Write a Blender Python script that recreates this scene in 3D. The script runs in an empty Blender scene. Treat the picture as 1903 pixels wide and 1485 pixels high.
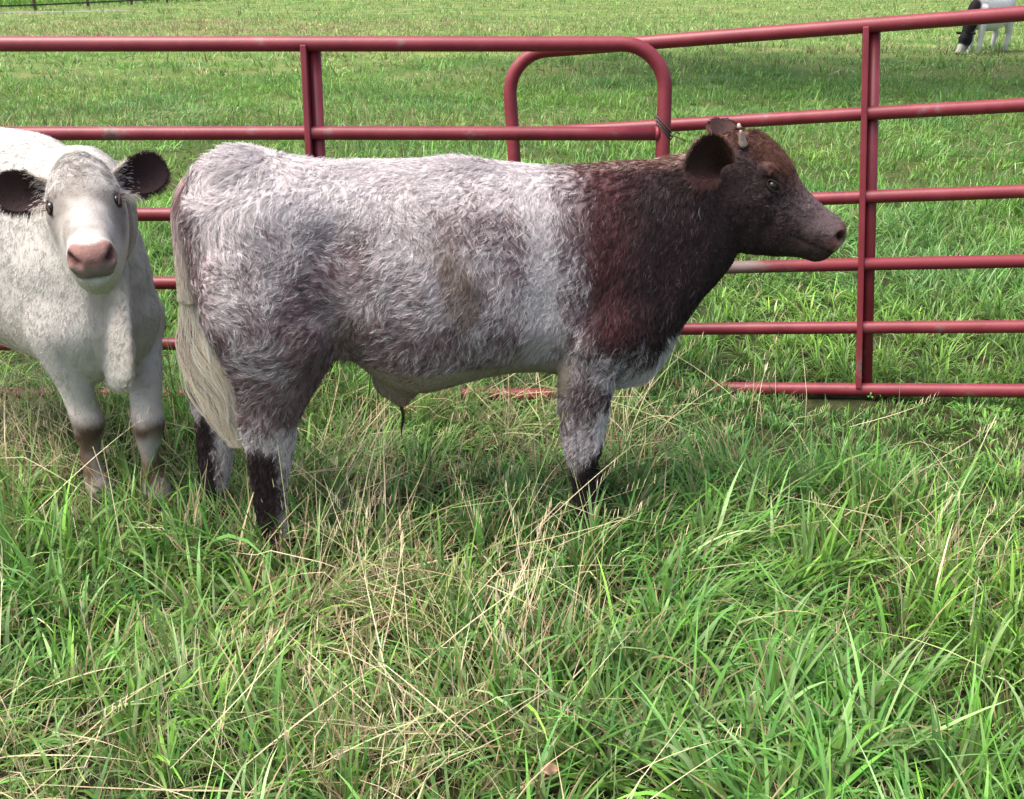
import bpy, math, random
import numpy as np
from mathutils import Vector, Matrix

# ------------------------------------------------------------------ camera, sky, sun, exposure
SC = bpy.context.scene
COL = SC.collection
cam_d = bpy.data.cameras.new("camera"); cam = bpy.data.objects.new("camera", cam_d); COL.objects.link(cam)
cam_d.sensor_fit = 'HORIZONTAL'; cam_d.sensor_width = 36.0; cam_d.lens = 36.0 * 2040 / 1903
cam_d.clip_start = 0.05; cam_d.clip_end = 2000
cam.location = (0, 0, 1.6); cam.rotation_euler = (math.radians(90 - 20.9), 0, 0)
SC.camera = cam

SUN_EL, SUN_AZ = 64.0, -112.0      # azimuth from +Y (away from camera), negative = to the left
w = bpy.data.worlds.new("World"); SC.world = w; w.use_nodes = True
nt = w.node_tree; nt.nodes.clear()
sky = nt.nodes.new("ShaderNodeTexSky"); sky.sky_type = 'NISHITA'; sky.sun_disc = False
sky.sun_elevation = math.radians(SUN_EL); sky.sun_rotation = math.radians(SUN_AZ)
sky.dust_density = 6.0; sky.air_density = 0.8; sky.ozone_density = 1.0
bg = nt.nodes.new("ShaderNodeBackground"); bg.inputs[1].default_value = 0.15
ow = nt.nodes.new("ShaderNodeOutputWorld")
nt.links.new(sky.outputs[0], bg.inputs[0]); nt.links.new(bg.outputs[0], ow.inputs[0])
sun_d = bpy.data.lights.new("sun", 'SUN'); sun_d.energy = 2.0; sun_d.angle = math.radians(42); sun_d.color = (1.0, 0.96, 0.90)
sun = bpy.data.objects.new("sun", sun_d); COL.objects.link(sun)
_e, _a = math.radians(SUN_EL), math.radians(SUN_AZ)
sun_dir = Vector((math.cos(_e) * math.sin(_a), math.cos(_e) * math.cos(_a), math.sin(_e)))
sun.rotation_euler = sun_dir.to_track_quat('Z', 'Y').to_euler()
SC.view_settings.view_transform = 'Standard'; SC.view_settings.look = 'None'
SC.view_settings.exposure = 1.28; SC.view_settings.gamma = 1.0
try:
    SC.cycles.max_bounces = 6; SC.cycles.diffuse_bounces = 3; SC.cycles.glossy_bounces = 2
    SC.cycles.transmission_bounces = 3; SC.cycles.transparent_max_bounces = 8
    SC.cycles_curves.subdivisions = 2
except Exception:
    pass

rng = np.random.default_rng(11)
PI = math.pi

# ------------------------------------------------------------------ helpers
def sstep(a, b, x):
    t = np.clip((x - a) / (b - a), 0, 1)
    return t * t * (3 - 2 * t)

def _hash(i, j, k, seed):
    h = (i * 374761393 + j * 668265263 + k * 2147483647 + seed * 974634777) & 0xFFFFFFFF
    h = ((h ^ (h >> 13)) * 1274126177) & 0xFFFFFFFF
    h = (h ^ (h >> 16)) & 0xFFFFFFFF
    return h.astype(np.float64) / 4294967295.0

def vnoise(P, f, seed=0):
    """smooth value noise, about -1..1"""
    Q = np.asarray(P, float) * f + 1000.0
    if Q.shape[-1] == 2: Q = np.concatenate([Q, np.zeros(Q.shape[:-1] + (1,))], -1)
    I = np.floor(Q).astype(np.int64); F = Q - I; F = F * F * (3 - 2 * F)
    r = 0
    for a in (0, 1):
        for b in (0, 1):
            for c in (0, 1):
                ww = (F[..., 0] if a else 1 - F[..., 0]) * (F[..., 1] if b else 1 - F[..., 1]) * (F[..., 2] if c else 1 - F[..., 2])
                r = r + ww * _hash(I[..., 0] + a, I[..., 1] + b, I[..., 2] + c, seed)
    return r * 2 - 1

def mix(a, b, t):
    return a * (1 - t[..., None]) + b * t[..., None]

def link(o, parent=None):
    COL.objects.link(o)
    if parent is not None: o.parent = parent
    return o

def empty(name, loc, label, cat, rz=0.0, group=None):
    o = bpy.data.objects.new(name, None); o.empty_display_size = 0.2
    o.location = loc; o.rotation_euler = (0, 0, rz); link(o)
    o["label"] = label; o["category"] = cat
    if group: o["group"] = group
    return o

def mesh_np(name, V, F, mat, parent=None, col=None, smooth=True):
    """mesh from arrays; F is an (n,k) array of equal-sided faces or a list of lists"""
    me = bpy.data.meshes.new(name)
    V = np.asarray(V, np.float32)
    if isinstance(F, np.ndarray):
        k = F.shape[1]; n = len(F)
        me.vertices.add(len(V)); me.vertices.foreach_set("co", V.ravel())
        me.loops.add(n * k); me.loops.foreach_set("vertex_index", F.astype(np.int32).ravel())
        me.polygons.add(n); me.polygons.foreach_set("loop_start", np.arange(0, n * k, k, dtype=np.int32))
        me.update(calc_edges=True)
    else:
        me.from_pydata([tuple(v) for v in V], [], F); me.update()
    if smooth: me.polygons.foreach_set("use_smooth", np.ones(len(me.polygons), bool))
    if col is not None:
        at = me.attributes.new("Col", 'FLOAT_COLOR', 'POINT')
        c4 = np.ones((len(V), 4), np.float32); c4[:, :3] = np.clip(col, 0, 1)
        at.data.foreach_set("color", c4.ravel())
    me.materials.append(mat)
    return link(bpy.data.objects.new(name, me), parent)

class MB:
    """collects closed shapes into one mesh"""
    def __init__(s): s.v = []; s.f = []
    def add(s, V, F):
        o = len(s.v); s.v += [tuple(map(float, v)) for v in V]; s.f += [[i + o for i in f] for f in F]
    def rings(s, R):
        n = len(R[0]); V = [p for r in R for p in r]; F = []
        for a in range(len(R) - 1):
            for i in range(n):
                j = (i + 1) % n; F.append([a * n + i, a * n + j, (a + 1) * n + j, (a + 1) * n + i])
        c0 = np.mean(R[0], 0); c1 = np.mean(R[-1], 0); k0 = len(V); V = V + [c0, c1]
        for i in range(n):
            j = (i + 1) % n; F.append([j, i, k0]); F.append([(len(R) - 1) * n + i, (len(R) - 1) * n + j, k0 + 1])
        s.add(V, F)
    def tube(s, pts, r, n=16):
        pts = [np.array(p, float) for p in pts]; R = []; ref = None
        for i, p in enumerate(pts):
            t = pts[min(i + 1, len(pts) - 1)] - pts[max(i - 1, 0)]; t /= np.linalg.norm(t) + 1e-12
            if ref is None:
                a = np.array([0, 1, 0]) if abs(t[1]) < .9 else np.array([1, 0, 0])
            else: a = ref
            a = a - t * (a @ t); a /= np.linalg.norm(a); ref = a; b = np.cross(t, a)
            rr = r[i] if hasattr(r, '__len__') else r
            R.append([p + rr * (math.cos(q) * a + math.sin(q) * b) for q in np.linspace(0, 2 * PI, n, endpoint=False)])
        s.rings(R)
    def box(s, x0, x1, y0, y1, z0, z1):
        V = [(x, y, z) for z in (z0, z1) for y in (y0, y1) for x in (x0, x1)]
        s.add(V, [[0, 2, 3, 1], [4, 5, 7, 6], [0, 1, 5, 4], [2, 6, 7, 3], [0, 4, 6, 2], [1, 3, 7, 5]])
    def build(s, name, mat, parent=None, smooth=True):
        return mesh_np(name, np.array(s.v), s.f, mat, parent, smooth=smooth)

def new_mat(name):
    m = bpy.data.materials.new(name); m.use_nodes = True
    return m, m.node_tree, m.node_tree.nodes["Principled BSDF"]

def col_mat(name, rough=0.6, spec=0.3, transl=0.0, sheen=0.0, bump=0.0, bscale=400):
    """material coloured by the mesh's own coat / leaf colour attribute"""
    m, t, b = new_mat(name)
    a = t.nodes.new("ShaderNodeAttribute"); a.attribute_name = "Col"
    t.links.new(a.outputs["Color"], b.inputs["Base Color"])
    b.inputs["Roughness"].default_value = rough; b.inputs["Specular IOR Level"].default_value = spec
    if sheen: b.inputs["Sheen Weight"].default_value = sheen
    if bump:
        nz = t.nodes.new("ShaderNodeTexNoise"); nz.inputs["Scale"].default_value = bscale; nz.inputs["Detail"].default_value = 3
        tc = t.nodes.new("ShaderNodeTexCoord"); t.links.new(tc.outputs["Object"], nz.inputs["Vector"])
        bp = t.nodes.new("ShaderNodeBump"); bp.inputs["Strength"].default_value = bump; bp.inputs["Distance"].default_value = 0.004
        t.links.new(nz.outputs["Fac"], bp.inputs["Height"]); t.links.new(bp.outputs["Normal"], b.inputs["Normal"])
    if transl:
        tr = t.nodes.new("ShaderNodeBsdfTranslucent"); mx = t.nodes.new("ShaderNodeMixShader"); mx.inputs[0].default_value = transl
        t.links.new(a.outputs["Color"], tr.inputs["Color"])
        out = t.nodes["Material Output"]
        t.links.new(b.outputs[0], mx.inputs[1]); t.links.new(tr.outputs[0], mx.inputs[2]); t.links.new(mx.outputs[0], out.inputs[0])
    return m

def flat_mat(name, c, rough=0.5, spec=0.5):
    m, t, b = new_mat(name)
    b.inputs["Base Color"].default_value = (*c, 1); b.inputs["Roughness"].default_value = rough
    b.inputs["Specular IOR Level"].default_value = spec
    return m

def noise_mat(name, stops, scale=8, detail=6, rough=0.6, bump=0.2, bdist=0.002, spec=0.4, stretch=(1, 1, 1)):
    m, t, b = new_mat(name)
    tc = t.nodes.new("ShaderNodeTexCoord"); mp = t.nodes.new("ShaderNodeMapping"); mp.inputs["Scale"].default_value = stretch
    nz = t.nodes.new("ShaderNodeTexNoise"); nz.inputs["Scale"].default_value = scale; nz.inputs["Detail"].default_value = detail
    nz.inputs["Roughness"].default_value = 0.65
    cr = t.nodes.new("ShaderNodeValToRGB"); e = cr.color_ramp.elements
    while len(e) < len(stops): e.new(0.5)
    for k, (p, c) in enumerate(stops): e[k].position = p; e[k].color = (*c, 1)
    t.links.new(tc.outputs["Object"], mp.inputs[0]); t.links.new(mp.outputs[0], nz.inputs["Vector"])
    t.links.new(nz.outputs["Fac"], cr.inputs[0]); t.links.new(cr.outputs[0], b.inputs["Base Color"])
    b.inputs["Roughness"].default_value = rough; b.inputs["Specular IOR Level"].default_value = spec
    if bump:
        n2 = t.nodes.new("ShaderNodeTexNoise"); n2.inputs["Scale"].default_value = scale * 12; n2.inputs["Detail"].default_value = 4
        t.links.new(mp.outputs[0], n2.inputs["Vector"])
        bp = t.nodes.new("ShaderNodeBump"); bp.inputs["Strength"].default_value = bump; bp.inputs["Distance"].default_value = bdist
        t.links.new(n2.outputs["Fac"], bp.inputs["Height"]); t.links.new(bp.outputs["Normal"], b.inputs["Normal"])
    return m

# ------------------------------------------------------------------ materials
M_RED = noise_mat("red_paint", [(0.25, (.120, .012, .018)), (0.48, (.168, .020, .028)), (0.63, (.190, .027, .035)), (0.69, (.17, .085, .080)), (0.74, (.10, .05, .04))],
                  scale=7, rough=0.46, bump=0.35, bdist=0.0014, spec=0.45)
M_WORN = noise_mat("worn_red_paint", [(0.30, (.12, .014, .022)), (0.42, (.14, .03, .035)), (0.50, (.15, .09, .085)), (0.64, (.19, .14, .13)), (0.72, (.09, .065, .06))],
                   scale=3.2, rough=0.6, bump=0.35, bdist=0.0015, spec=0.3, stretch=(1, 2, 2))
def localise_wear():
    """bare, rubbed metal only on the stretch of the rail the cattle lean on"""
    t = M_WORN.node_tree; b = t.nodes["Principled BSDF"]; cr = b.inputs["Base Color"].links[0].from_node
    tc = t.nodes.new("ShaderNodeTexCoord"); sp = t.nodes.new("ShaderNodeSeparateXYZ"); t.links.new(tc.outputs["Object"], sp.inputs[0])
    nz = t.nodes.new("ShaderNodeTexNoise"); nz.inputs["Scale"].default_value = 9; t.links.new(tc.outputs["Object"], nz.inputs["Vector"])
    ad = t.nodes.new("ShaderNodeMath"); ad.operation = 'MULTIPLY_ADD'; ad.inputs[1].default_value = .35; t.links.new(nz.outputs["Fac"], ad.inputs[0]); t.links.new(sp.outputs["X"], ad.inputs[2])
    mr = t.nodes.new("ShaderNodeMapRange"); mr.inputs[1].default_value = -.92; mr.inputs[2].default_value = -.82; t.links.new(ad.outputs[0], mr.inputs[0])
    mx = t.nodes.new("ShaderNodeMix"); mx.data_type = 'RGBA'; mx.inputs[7].default_value = (.165, .021, .030, 1)
    t.links.new(mr.outputs[0], mx.inputs[0]); t.links.new(cr.outputs[0], mx.inputs[6]); t.links.new(mx.outputs[2], b.inputs["Base Color"])
localise_wear()
M_WIRE = flat_mat("dark_wire", (.05, .045, .045), 0.5, 0.5)
M_POST = noise_mat("brown_fence_paint", [(0.3, (.045, .028, .022)), (0.7, (.085, .05, .038))], scale=6, rough=0.8, bump=0.3)
M_SKIN = col_mat("hide", rough=0.75, spec=0.15, bump=0.4, bscale=180)
M_NOSE = col_mat("nose_leather", rough=0.38, spec=0.5, bump=0.5, bscale=260)
M_HAIR = col_mat("coat_hair", rough=0.55, spec=0.16, transl=0.10)
M_EYE = flat_mat("eye_surface", (.012, .008, .006), 0.16, 0.5)
M_HORN = noise_mat("horn_keratin", [(0.35, (.20, .15, .12)), (0.7, (.40, .33, .27))], scale=40, rough=0.45, bump=0.3)
M_GRASS = col_mat("grass_blade", rough=0.45, spec=0.28, transl=0.38)
M_STRAW = col_mat("dry_stem", rough=0.6, spec=0.25, transl=0.15)
M_TRUNK = noise_mat("bark", [(0.3, (.05, .04, .03)), (0.7, (.13, .10, .08))], scale=6, rough=0.9, bump=0.6, bdist=0.02)
M_LEAF = col_mat("tree_leaf", rough=0.5, spec=0.3, transl=0.3)

# ------------------------------------------------------------------ ground
def ground_z(xy):
    xy = np.asarray(xy, float)
    near = sstep(60, 12, np.hypot(xy[..., 0], xy[..., 1]))
    return near * (0.022 * vnoise(xy, 0.9, 3) + 0.014 * vnoise(xy, 2.7, 4)) - 0.02

def make_ground():
    def axis(lo, hi, near, step, grow=1.13):
        a = list(np.arange(-near, near + 1e-6, step)); d = step
        while a[-1] < hi: d *= grow; a.append(a[-1] + d)
        d = step
        while a[0] > lo: d *= grow; a.insert(0, a[0] - d)
        return np.array(a)
    X = axis(-400, 400, 6, 0.12); Y = axis(-400, 500, 12, 0.12)
    gx, gy = np.meshgrid(X, Y); xy = np.stack([gx.ravel(), gy.ravel()], 1)
    V = np.c_[xy, ground_z(xy)]
    nx, ny = len(X), len(Y)
    i = np.arange(ny - 1)[:, None] * nx + np.arange(nx - 1)[None, :]; i = i.ravel()
    F = np.stack([i, i + 1, i + 1 + nx, i + nx], 1)
    m, t, b = new_mat("turf_soil")
    geo = t.nodes.new("ShaderNodeNewGeometry")
    n1 = t.nodes.new("ShaderNodeTexNoise"); n1.inputs["Scale"].default_value = 14; n1.inputs["Detail"].default_value = 8
    n2 = t.nodes.new("ShaderNodeTexNoise"); n2.inputs["Scale"].default_value = 0.35; n2.inputs["Detail"].default_value = 6
    sep = t.nodes.new("ShaderNodeSeparateXYZ")
    for n in (n1, n2): t.links.new(geo.outputs["Position"], n.inputs["Vector"])
    t.links.new(geo.outputs["Position"], sep.inputs[0])
    ra = t.nodes.new("ShaderNodeValToRGB"); e = ra.color_ramp.elements
    e[0].position = .35; e[0].color = (.016, .018, .008, 1); e[1].position = .7; e[1].color = (.045, .052, .018, 1)
    rb = t.nodes.new("ShaderNodeValToRGB"); e = rb.color_ramp.elements
    e[0].position = .35; e[0].color = (.055, .12, .022, 1); e[1].position = .68; e[1].color = (.17, .19, .065, 1)
    mr = t.nodes.new("ShaderNodeMapRange"); mr.inputs[1].default_value = 5; mr.inputs[2].default_value = 26
    t.links.new(sep.outputs["Y"], mr.inputs[0])
    mx = t.nodes.new("ShaderNodeMix"); mx.data_type = 'RGBA'
    t.links.new(n1.outputs["Fac"], ra.inputs[0]); t.links.new(n2.outputs["Fac"], rb.inputs[0])
    t.links.new(mr.outputs[0], mx.inputs[0]); t.links.new(ra.outputs[0], mx.inputs[6]); t.links.new(rb.outputs[0], mx.inputs[7])
    t.links.new(mx.outputs[2], b.inputs["Base Color"]); b.inputs["Roughness"].default_value = 0.95
    b.inputs["Specular IOR Level"].default_value = 0.1
    bp = t.nodes.new("ShaderNodeBump"); bp.inputs["Strength"].default_value = 0.9; bp.inputs["Distance"].default_value = 0.03
    t.links.new(n1.outputs["Fac"], bp.inputs["Height"]); t.links.new(bp.outputs["Normal"], b.inputs["Normal"])
    o = mesh_np("ground", V, F, m); o["kind"] = "structure"
make_ground()

# farm track before the far fence
def make_track():
    L = np.array([(-62, 55.5), (-40, 59.0), (-26, 63.0), (-22, 66.5)], float)
    V = []; 
    for k, p in enumerate(L):
        d = L[min(k + 1, len(L) - 1)] - L[max(k - 1, 0)]; d /= np.linalg.norm(d); n = np.array([-d[1], d[0]])
        for q in np.linspace(-1.5, 1.5, 7): V.append((*(p + n * q * (1.0 + .1 * math.sin(k * 2.1))), -0.012))
    F = [[k * 7 + i, k * 7 + i + 1, (k + 1) * 7 + i + 1, (k + 1) * 7 + i] for k in range(len(L) - 1) for i in range(6)]
    m = noise_mat("track_gravel", [(0.3, (.12, .11, .085)), (0.6, (.20, .18, .145))], scale=2, rough=0.95, bump=0.4, bdist=0.02)
    o = mesh_np("path", np.array(V), F, m, smooth=False); o["kind"] = "structure"
make_track()

# ------------------------------------------------------------------ grass
def blades(N, root, L, W, az, phi0, phi1, col_root, col_tip, segs, crook=None, flat=0.35):
    """arched ribbons. az: lean azimuth, phi0: root angle from vertical, phi1: added angle at the tip"""
    s = np.linspace(0, 1, segs + 1)
    P = np.zeros((N, segs + 1, 3)); P[:, 0] = root
    dx, dy = np.cos(az), np.sin(az)
    for k in range(1, segs + 1):
        tm = (s[k] + s[k - 1]) / 2
        ph = phi0 + phi1 * tm ** 1.5
        if crook is not None: ph = ph + crook[0] * (tm > crook[1])
        st = L / segs
        P[:, k, 0] = P[:, k - 1, 0] + st * np.sin(ph) * dx
        P[:, k, 1] = P[:, k - 1, 1] + st * np.sin(ph) * dy
        P[:, k, 2] = np.maximum(P[:, k - 1, 2] + st * np.cos(ph), root[:, 2] + 0.015 + .02 * tm)
    tw = rng.normal(0, 0.7, N)
    sx = -dy * np.cos(tw); sy = dx * np.cos(tw); sz = np.sin(tw) * flat
    S = np.stack([sx, sy, sz], 1); S /= np.linalg.norm(S, axis=1)[:, None]
    prof = np.clip(1.0 - s ** 2.2, 0.04, 1) * (0.55 + 0.45 * np.minimum(1, s * 4))
    off = S[:, None, :] * (W[:, None] * prof[None, :] * 0.5)[..., None]
    V = np.stack([P - off, P + off], 2).reshape(-1, 3)
    base = (np.arange(N) * (segs + 1) * 2)[:, None] + np.arange(segs)[None, :] * 2
    base = base.ravel()
    F = np.stack([base, base + 1, base + 3, base + 2], 1)
    C = col_root[:, None, :] * (1 - s[None, :, None]) + col_tip[:, None, :] * s[None, :, None]
    C = np.repeat(C, 2, axis=1).reshape(-1, 3)
    return V, F, C, P

G_MID = np.array([.078, .240, .026]); G_YEL = np.array([.195, .385, .045]); G_BLU = np.array([.070, .235, .085])
G_PALE = np.array([.270, .420, .170]); DRY = np.array([.50, .40, .235]); BRN = np.array([.19, .125, .065])

# where dry straw lies (world x, y, radius, amount)
STRAW = [(-0.45, 2.62, .40, 1.0), (-0.60, 3.3, .42, .6), (-0.22, 2.0, .30, .9), (-1.75, 3.55, .45, 1.0), (-1.0, 3.15, .3, .6),
         (0.15, 3.75, .5, .6), (-0.95, 1.85, .25, .7), (1.2, 2.85, .22, .6), (0.02, 2.4, .28, .4), (-.2, 2.95, .35, .5)]
def straw_at(xy):
    s = np.zeros(len(xy))
    for x, y, r, a in STRAW: s = np.maximum(s, a * np.exp(-(((xy[:, 0] - x) ** 2 + (xy[:, 1] - y) ** 2) / (r * r))))
    return s

def scatter(y0, y1, dens, margin=1.18):
    """random ground points inside the wedge the lens can see, with room to step aside"""
    w1 = 0.50 * (y1 + .6) * margin + .5
    n = int(dens * (y1 - y0) * 2 * w1)
    p = np.c_[rng.uniform(-w1, w1, n), rng.uniform(y0, y1, n)]
    return p[np.abs(p[:, 0]) < 0.50 * (p[:, 1] + .6) * margin + .5]

def palette(xy, n, dryness):
    t1 = np.clip(.5 + .6 * vnoise(xy, 1.3, 21) + rng.normal(0, .22, n), 0, 1)
    t2 = np.clip(.30 + .5 * vnoise(xy, .8, 22) + rng.normal(0, .25, n), 0, 1)
    c = mix(np.broadcast_to(G_MID, (n, 3)), np.broadcast_to(G_YEL, (n, 3)), t1)
    c = mix(c, np.broadcast_to(G_BLU, (n, 3)), t2 * .7)
    pale = (rng.random(n) < .22).astype(float) * rng.uniform(.3, 1, n)  # extra pale blades carry the sky's sheen in their colour
    c = mix(c, np.broadcast_to(G_PALE, (n, 3)), pale)
    far_ = sstep(14, 34, xy[:, 1]) * .55      # far sward paled by colour for its sunlit, hazy look
    c = mix(c, np.broadcast_to(np.array([.27, .40, .13]), (n, 3)), far_)
    d = rng.random(n) < dryness
    dc = mix(np.broadcast_to(DRY, (n, 3)), np.broadcast_to(BRN, (n, 3)), rng.random(n) ** 1.6)
    c = np.where(d[:, None], dc, c)
    return c * np.exp(rng.normal(0, .32, n))[:, None], d

def grass_zone(y0, y1, clumps_per_m2, per, Lr, Wr, segs, name, spread, tall=1.0, dry=.10):
    cxy = scatter(y0, y1, clumps_per_m2)
    bare = vnoise(cxy, 1.1, 31) + .5 * vnoise(cxy, 3.1, 32)
    cxy = cxy[(bare > -1.02) | (cxy[:, 1] < 2.3)]
    nc = len(cxy)
    k = np.maximum(1, rng.poisson(per, nc)); idx = np.repeat(np.arange(nc), k); N = len(idx)
    r = rng.random(N) ** .7 * spread * rng.uniform(.6, 1.4, nc)[idx]; th = rng.uniform(0, 2 * PI, N)
    off = np.c_[np.cos(th), np.sin(th)] * r[:, None]
    xy = cxy[idx] + off
    wind = 2.2 * PI * vnoise(cxy, .75, 41) + 1.2 * vnoise(cxy, 2.5, 42)
    caz = wind[idx] + rng.normal(0, .9, N)
    lodged = sstep(-.35, .75, vnoise(cxy, 1.6, 43))[idx]
    wgt = .15 + .55 * lodged
    vx = wgt * np.cos(caz) + (1 - wgt) * np.cos(th); vy = wgt * np.sin(caz) + (1 - wgt) * np.sin(th)
    az = np.arctan2(vy, vx) + rng.normal(0, .35, N)
    cl = rng.uniform(.55, 1.25, nc) * (1 + .35 * vnoise(cxy, 1.2, 44))
    L = rng.uniform(*Lr, N) * cl[idx] * tall
    # hoof-trodden and shaded strips: taller along the foot of the left panel, short before the right one and under the animals
    gx, gy = xy[:, 0], xy[:, 1]
    L *= 1 + 1.5 * np.exp(-((gy - 3.98) / .20) ** 2) * sstep(.55, .35, gx) - .62 * sstep(3.45, 3.65, gy) * sstep(4.5, 4.35, gy) * sstep(.5, .7, gx) * sstep(2.4, 2.1, gx)
    L *= 1 - .30 * np.exp(-(((gx - .1) / .5) ** 2 + ((gy - 3.12) / .2) ** 2))
    L *= 1 + .75 * np.exp(-(((gx + .78) / .32) ** 2 + ((gy - 2.86) / .13) ** 2))
    W = rng.uniform(*Wr, N)
    phi0 = np.abs(rng.normal(.32, .38, N)) + lodged * rng.uniform(.1, 1.1, N)
    phi1 = rng.gamma(2.2, .42, N)
    sd = straw_at(xy) * .45
    tan = sstep(27, 34, cxy[:, 1]) * sstep(58, 50, cxy[:, 1]) * np.exp(-((cxy[:, 0] + 11) / 11) ** 2) * sstep(-.5, .2, vnoise(cxy * np.array([.4, 1]), .35, 52))
    field_dry = np.clip(.30 * sstep(.1, .8, vnoise(cxy, .30, 51)) + .6 * tan, 0, 1)[idx] * (1 if y0 > 6 else .35)
    c, d = palette(cxy[idx], N, np.clip(dry + sd + field_dry, 0, .9))
    c *= np.exp(rng.normal(0, .16, nc))[idx][:, None]
    root = np.c_[xy, ground_z(xy) - .004]
    W = np.where(d, W * (.55 if y0 < 15 else 1.0), W)
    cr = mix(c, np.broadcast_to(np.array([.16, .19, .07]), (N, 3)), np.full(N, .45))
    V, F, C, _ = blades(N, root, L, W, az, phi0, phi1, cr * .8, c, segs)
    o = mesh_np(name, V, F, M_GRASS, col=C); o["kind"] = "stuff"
    return N

nb = 0
nb += grass_zone(1.15, 3.4, 420, 7, (.035, .11), (.0035, .0080), 4, "grass", .05, 1.0, dry=.20)
nb += grass_zone(1.15, 3.4, 105, 24, (.10, .27), (.0060, .0140), 6, "grass", .045, 1.0, dry=.07)
nb += grass_zone(3.4, 4.6, 480, 7, (.03, .10), (.0035, .0080), 4, "grass", .05, 1.0, dry=.18)
nb += grass_zone(3.4, 4.6, 100, 20, (.08, .21), (.0050, .0110), 5, "grass", .045, .95, dry=.07)
nb += grass_zone(4.6, 9, 110, 18, (.07, .20), (.0055, .0110), 4, "grass", .045, .95, dry=.06)
nb += grass_zone(9, 20, 60, 9, (.08, .20), (.007, .013), 3, "grass", .09, 1.0, dry=.05)
nb += grass_zone(20, 55, 7.5, 8, (.11, .26), (.016, .030), 3, "grass", .20, 1.0, dry=.07)
nb += grass_zone(55, 130, .8, 7, (.14, .30), (.04, .07), 2, "grass", .5, 1.0, dry=.10)
print("blades", nb)

def dry_stems():
    """long tan stems with thin seed heads, standing and fallen"""
    cand = scatter(1.25, 4.4, 1300)
    pr = .012 + .90 * straw_at(cand) * sstep(-.3, .4, vnoise(cand, 4, 66) + .3)
    xy = cand[rng.random(len(cand)) < pr]; N = len(xy)
    L = rng.uniform(.16, .52, N); W = rng.uniform(.0018, .0038, N)
    az = 2 * PI * vnoise(xy, .9, 61) + rng.normal(0, 1.1, N)
    fallen = rng.random(N) < .55
    phi0 = np.where(fallen, rng.uniform(.8, 1.45, N), np.abs(rng.normal(.1, .28, N)))
    phi1 = np.where(fallen, rng.uniform(-.3, .5, N), rng.gamma(1.6, .3, N))
    cro = (np.where(rng.random(N) < .25, rng.uniform(.5, 1.4, N), 0), rng.uniform(.3, .8, N))
    c = mix(np.broadcast_to(np.array([.66, .58, .38]), (N, 3)), np.broadcast_to(np.array([.42, .32, .18]), (N, 3)), rng.random(N) ** 1.4)
    g = rng.random(N) < .25; c[g] = c[g] * np.array([.62, .95, .5])
    root = np.c_[xy, ground_z(xy) + np.where(fallen, rng.uniform(.02, .13, N), 0)]
    V, F, C, P = blades(N, root, L, W, az, phi0, phi1, c * .8, c, 7, crook=cro, flat=.9)
    Vs, Fs, Cs = [V], [F], [C]; off = len(V)
    hd = np.where(rng.random(N) < .45)[0]          # seed heads: short spikelets up the last part of the stem
    for k in range(7):
        t = 0.74 + .26 * k / 6; q = t * 7; i0 = np.minimum(np.floor(q).astype(int), 6); fr = q - i0
        p = P[hd, i0] * (1 - fr) + P[hd, i0 + 1] * fr
        n = len(hd); tan = P[hd, 7] - P[hd, 5]; ta = np.arctan2(tan[:, 1], tan[:, 0]) + rng.normal(0, .5, n) 
        pz = np.arccos(np.clip(tan[:, 2] / (np.linalg.norm(tan, axis=1) + 1e-9), -1, 1)) + (.45 if k % 2 else -.45)
        V2, F2, C2, _ = blades(n, p, np.full(n, .013), np.full(n, .0034), ta, pz, np.zeros(n), c[hd], c[hd] * 1.08, 2, flat=.9)
        Vs.append(V2); Fs.append(F2 + off); Cs.append(C2); off += len(V2)
    o = mesh_np("dry_grass", np.concatenate(Vs), np.concatenate(Fs), M_STRAW, col=np.concatenate(Cs)); o["kind"] = "stuff"
    return N
print("stems", dry_stems())

def clover():
    c = scatter(1.4, 6.0, 60)
    c = c[(vnoise(c, 1.4, 71) > .0) | ((c[:, 1] > 3.5) & (c[:, 1] < 4.8) & (rng.random(len(c)) < .6))]
    N = len(c); z = ground_z(c) + rng.uniform(.03, .11, N); V = []; F = []; C = []
    for i in range(N):
        a0 = rng.uniform(0, 2 * PI); tilt = rng.normal(0, .35, 2); s = rng.uniform(.008, .015); cc = np.array([.06, .17, .035]) * rng.uniform(.8, 1.4)
        for l in range(3):
            a = a0 + l * 2.094; b = len(V)
            for (rr, da) in ((0.05, 0), (.75, -.42), (1.15, -.36), (1.28, 0), (1.15, .36), (.75, .42)):
                x, y = rr * s * math.cos(a + da), rr * s * math.sin(a + da)
                V.append((c[i, 0] + x, c[i, 1] + y, z[i] + x * tilt[0] + y * tilt[1] + .15 * rr * s)); C.append(cc)
            F.append([b, b + 1, b + 2, b + 3]); F.append([b, b + 3, b + 4, b + 5])
    o = mesh_np("clover", np.array(V), np.array(F), M_GRASS, col=np.array(C), smooth=False); o["kind"] = "stuff"
clover()

# ------------------------------------------------------------------ red tube gate panels
def rect_path(x0, x1, z0, z1, r, n=9):
    P = []
    for cx, cz, a0 in ((x1 - r, z1 - r, 0), (x0 + r, z1 - r, 90), (x0 + r, z0 + r, 180), (x1 - r, z0 + r, 270)):
        for k in range(n + 1):
            a = math.radians(a0 + 90 * k / n); P.append((cx + r * math.cos(a), 0, cz + r * math.sin(a)))
    return P

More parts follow.
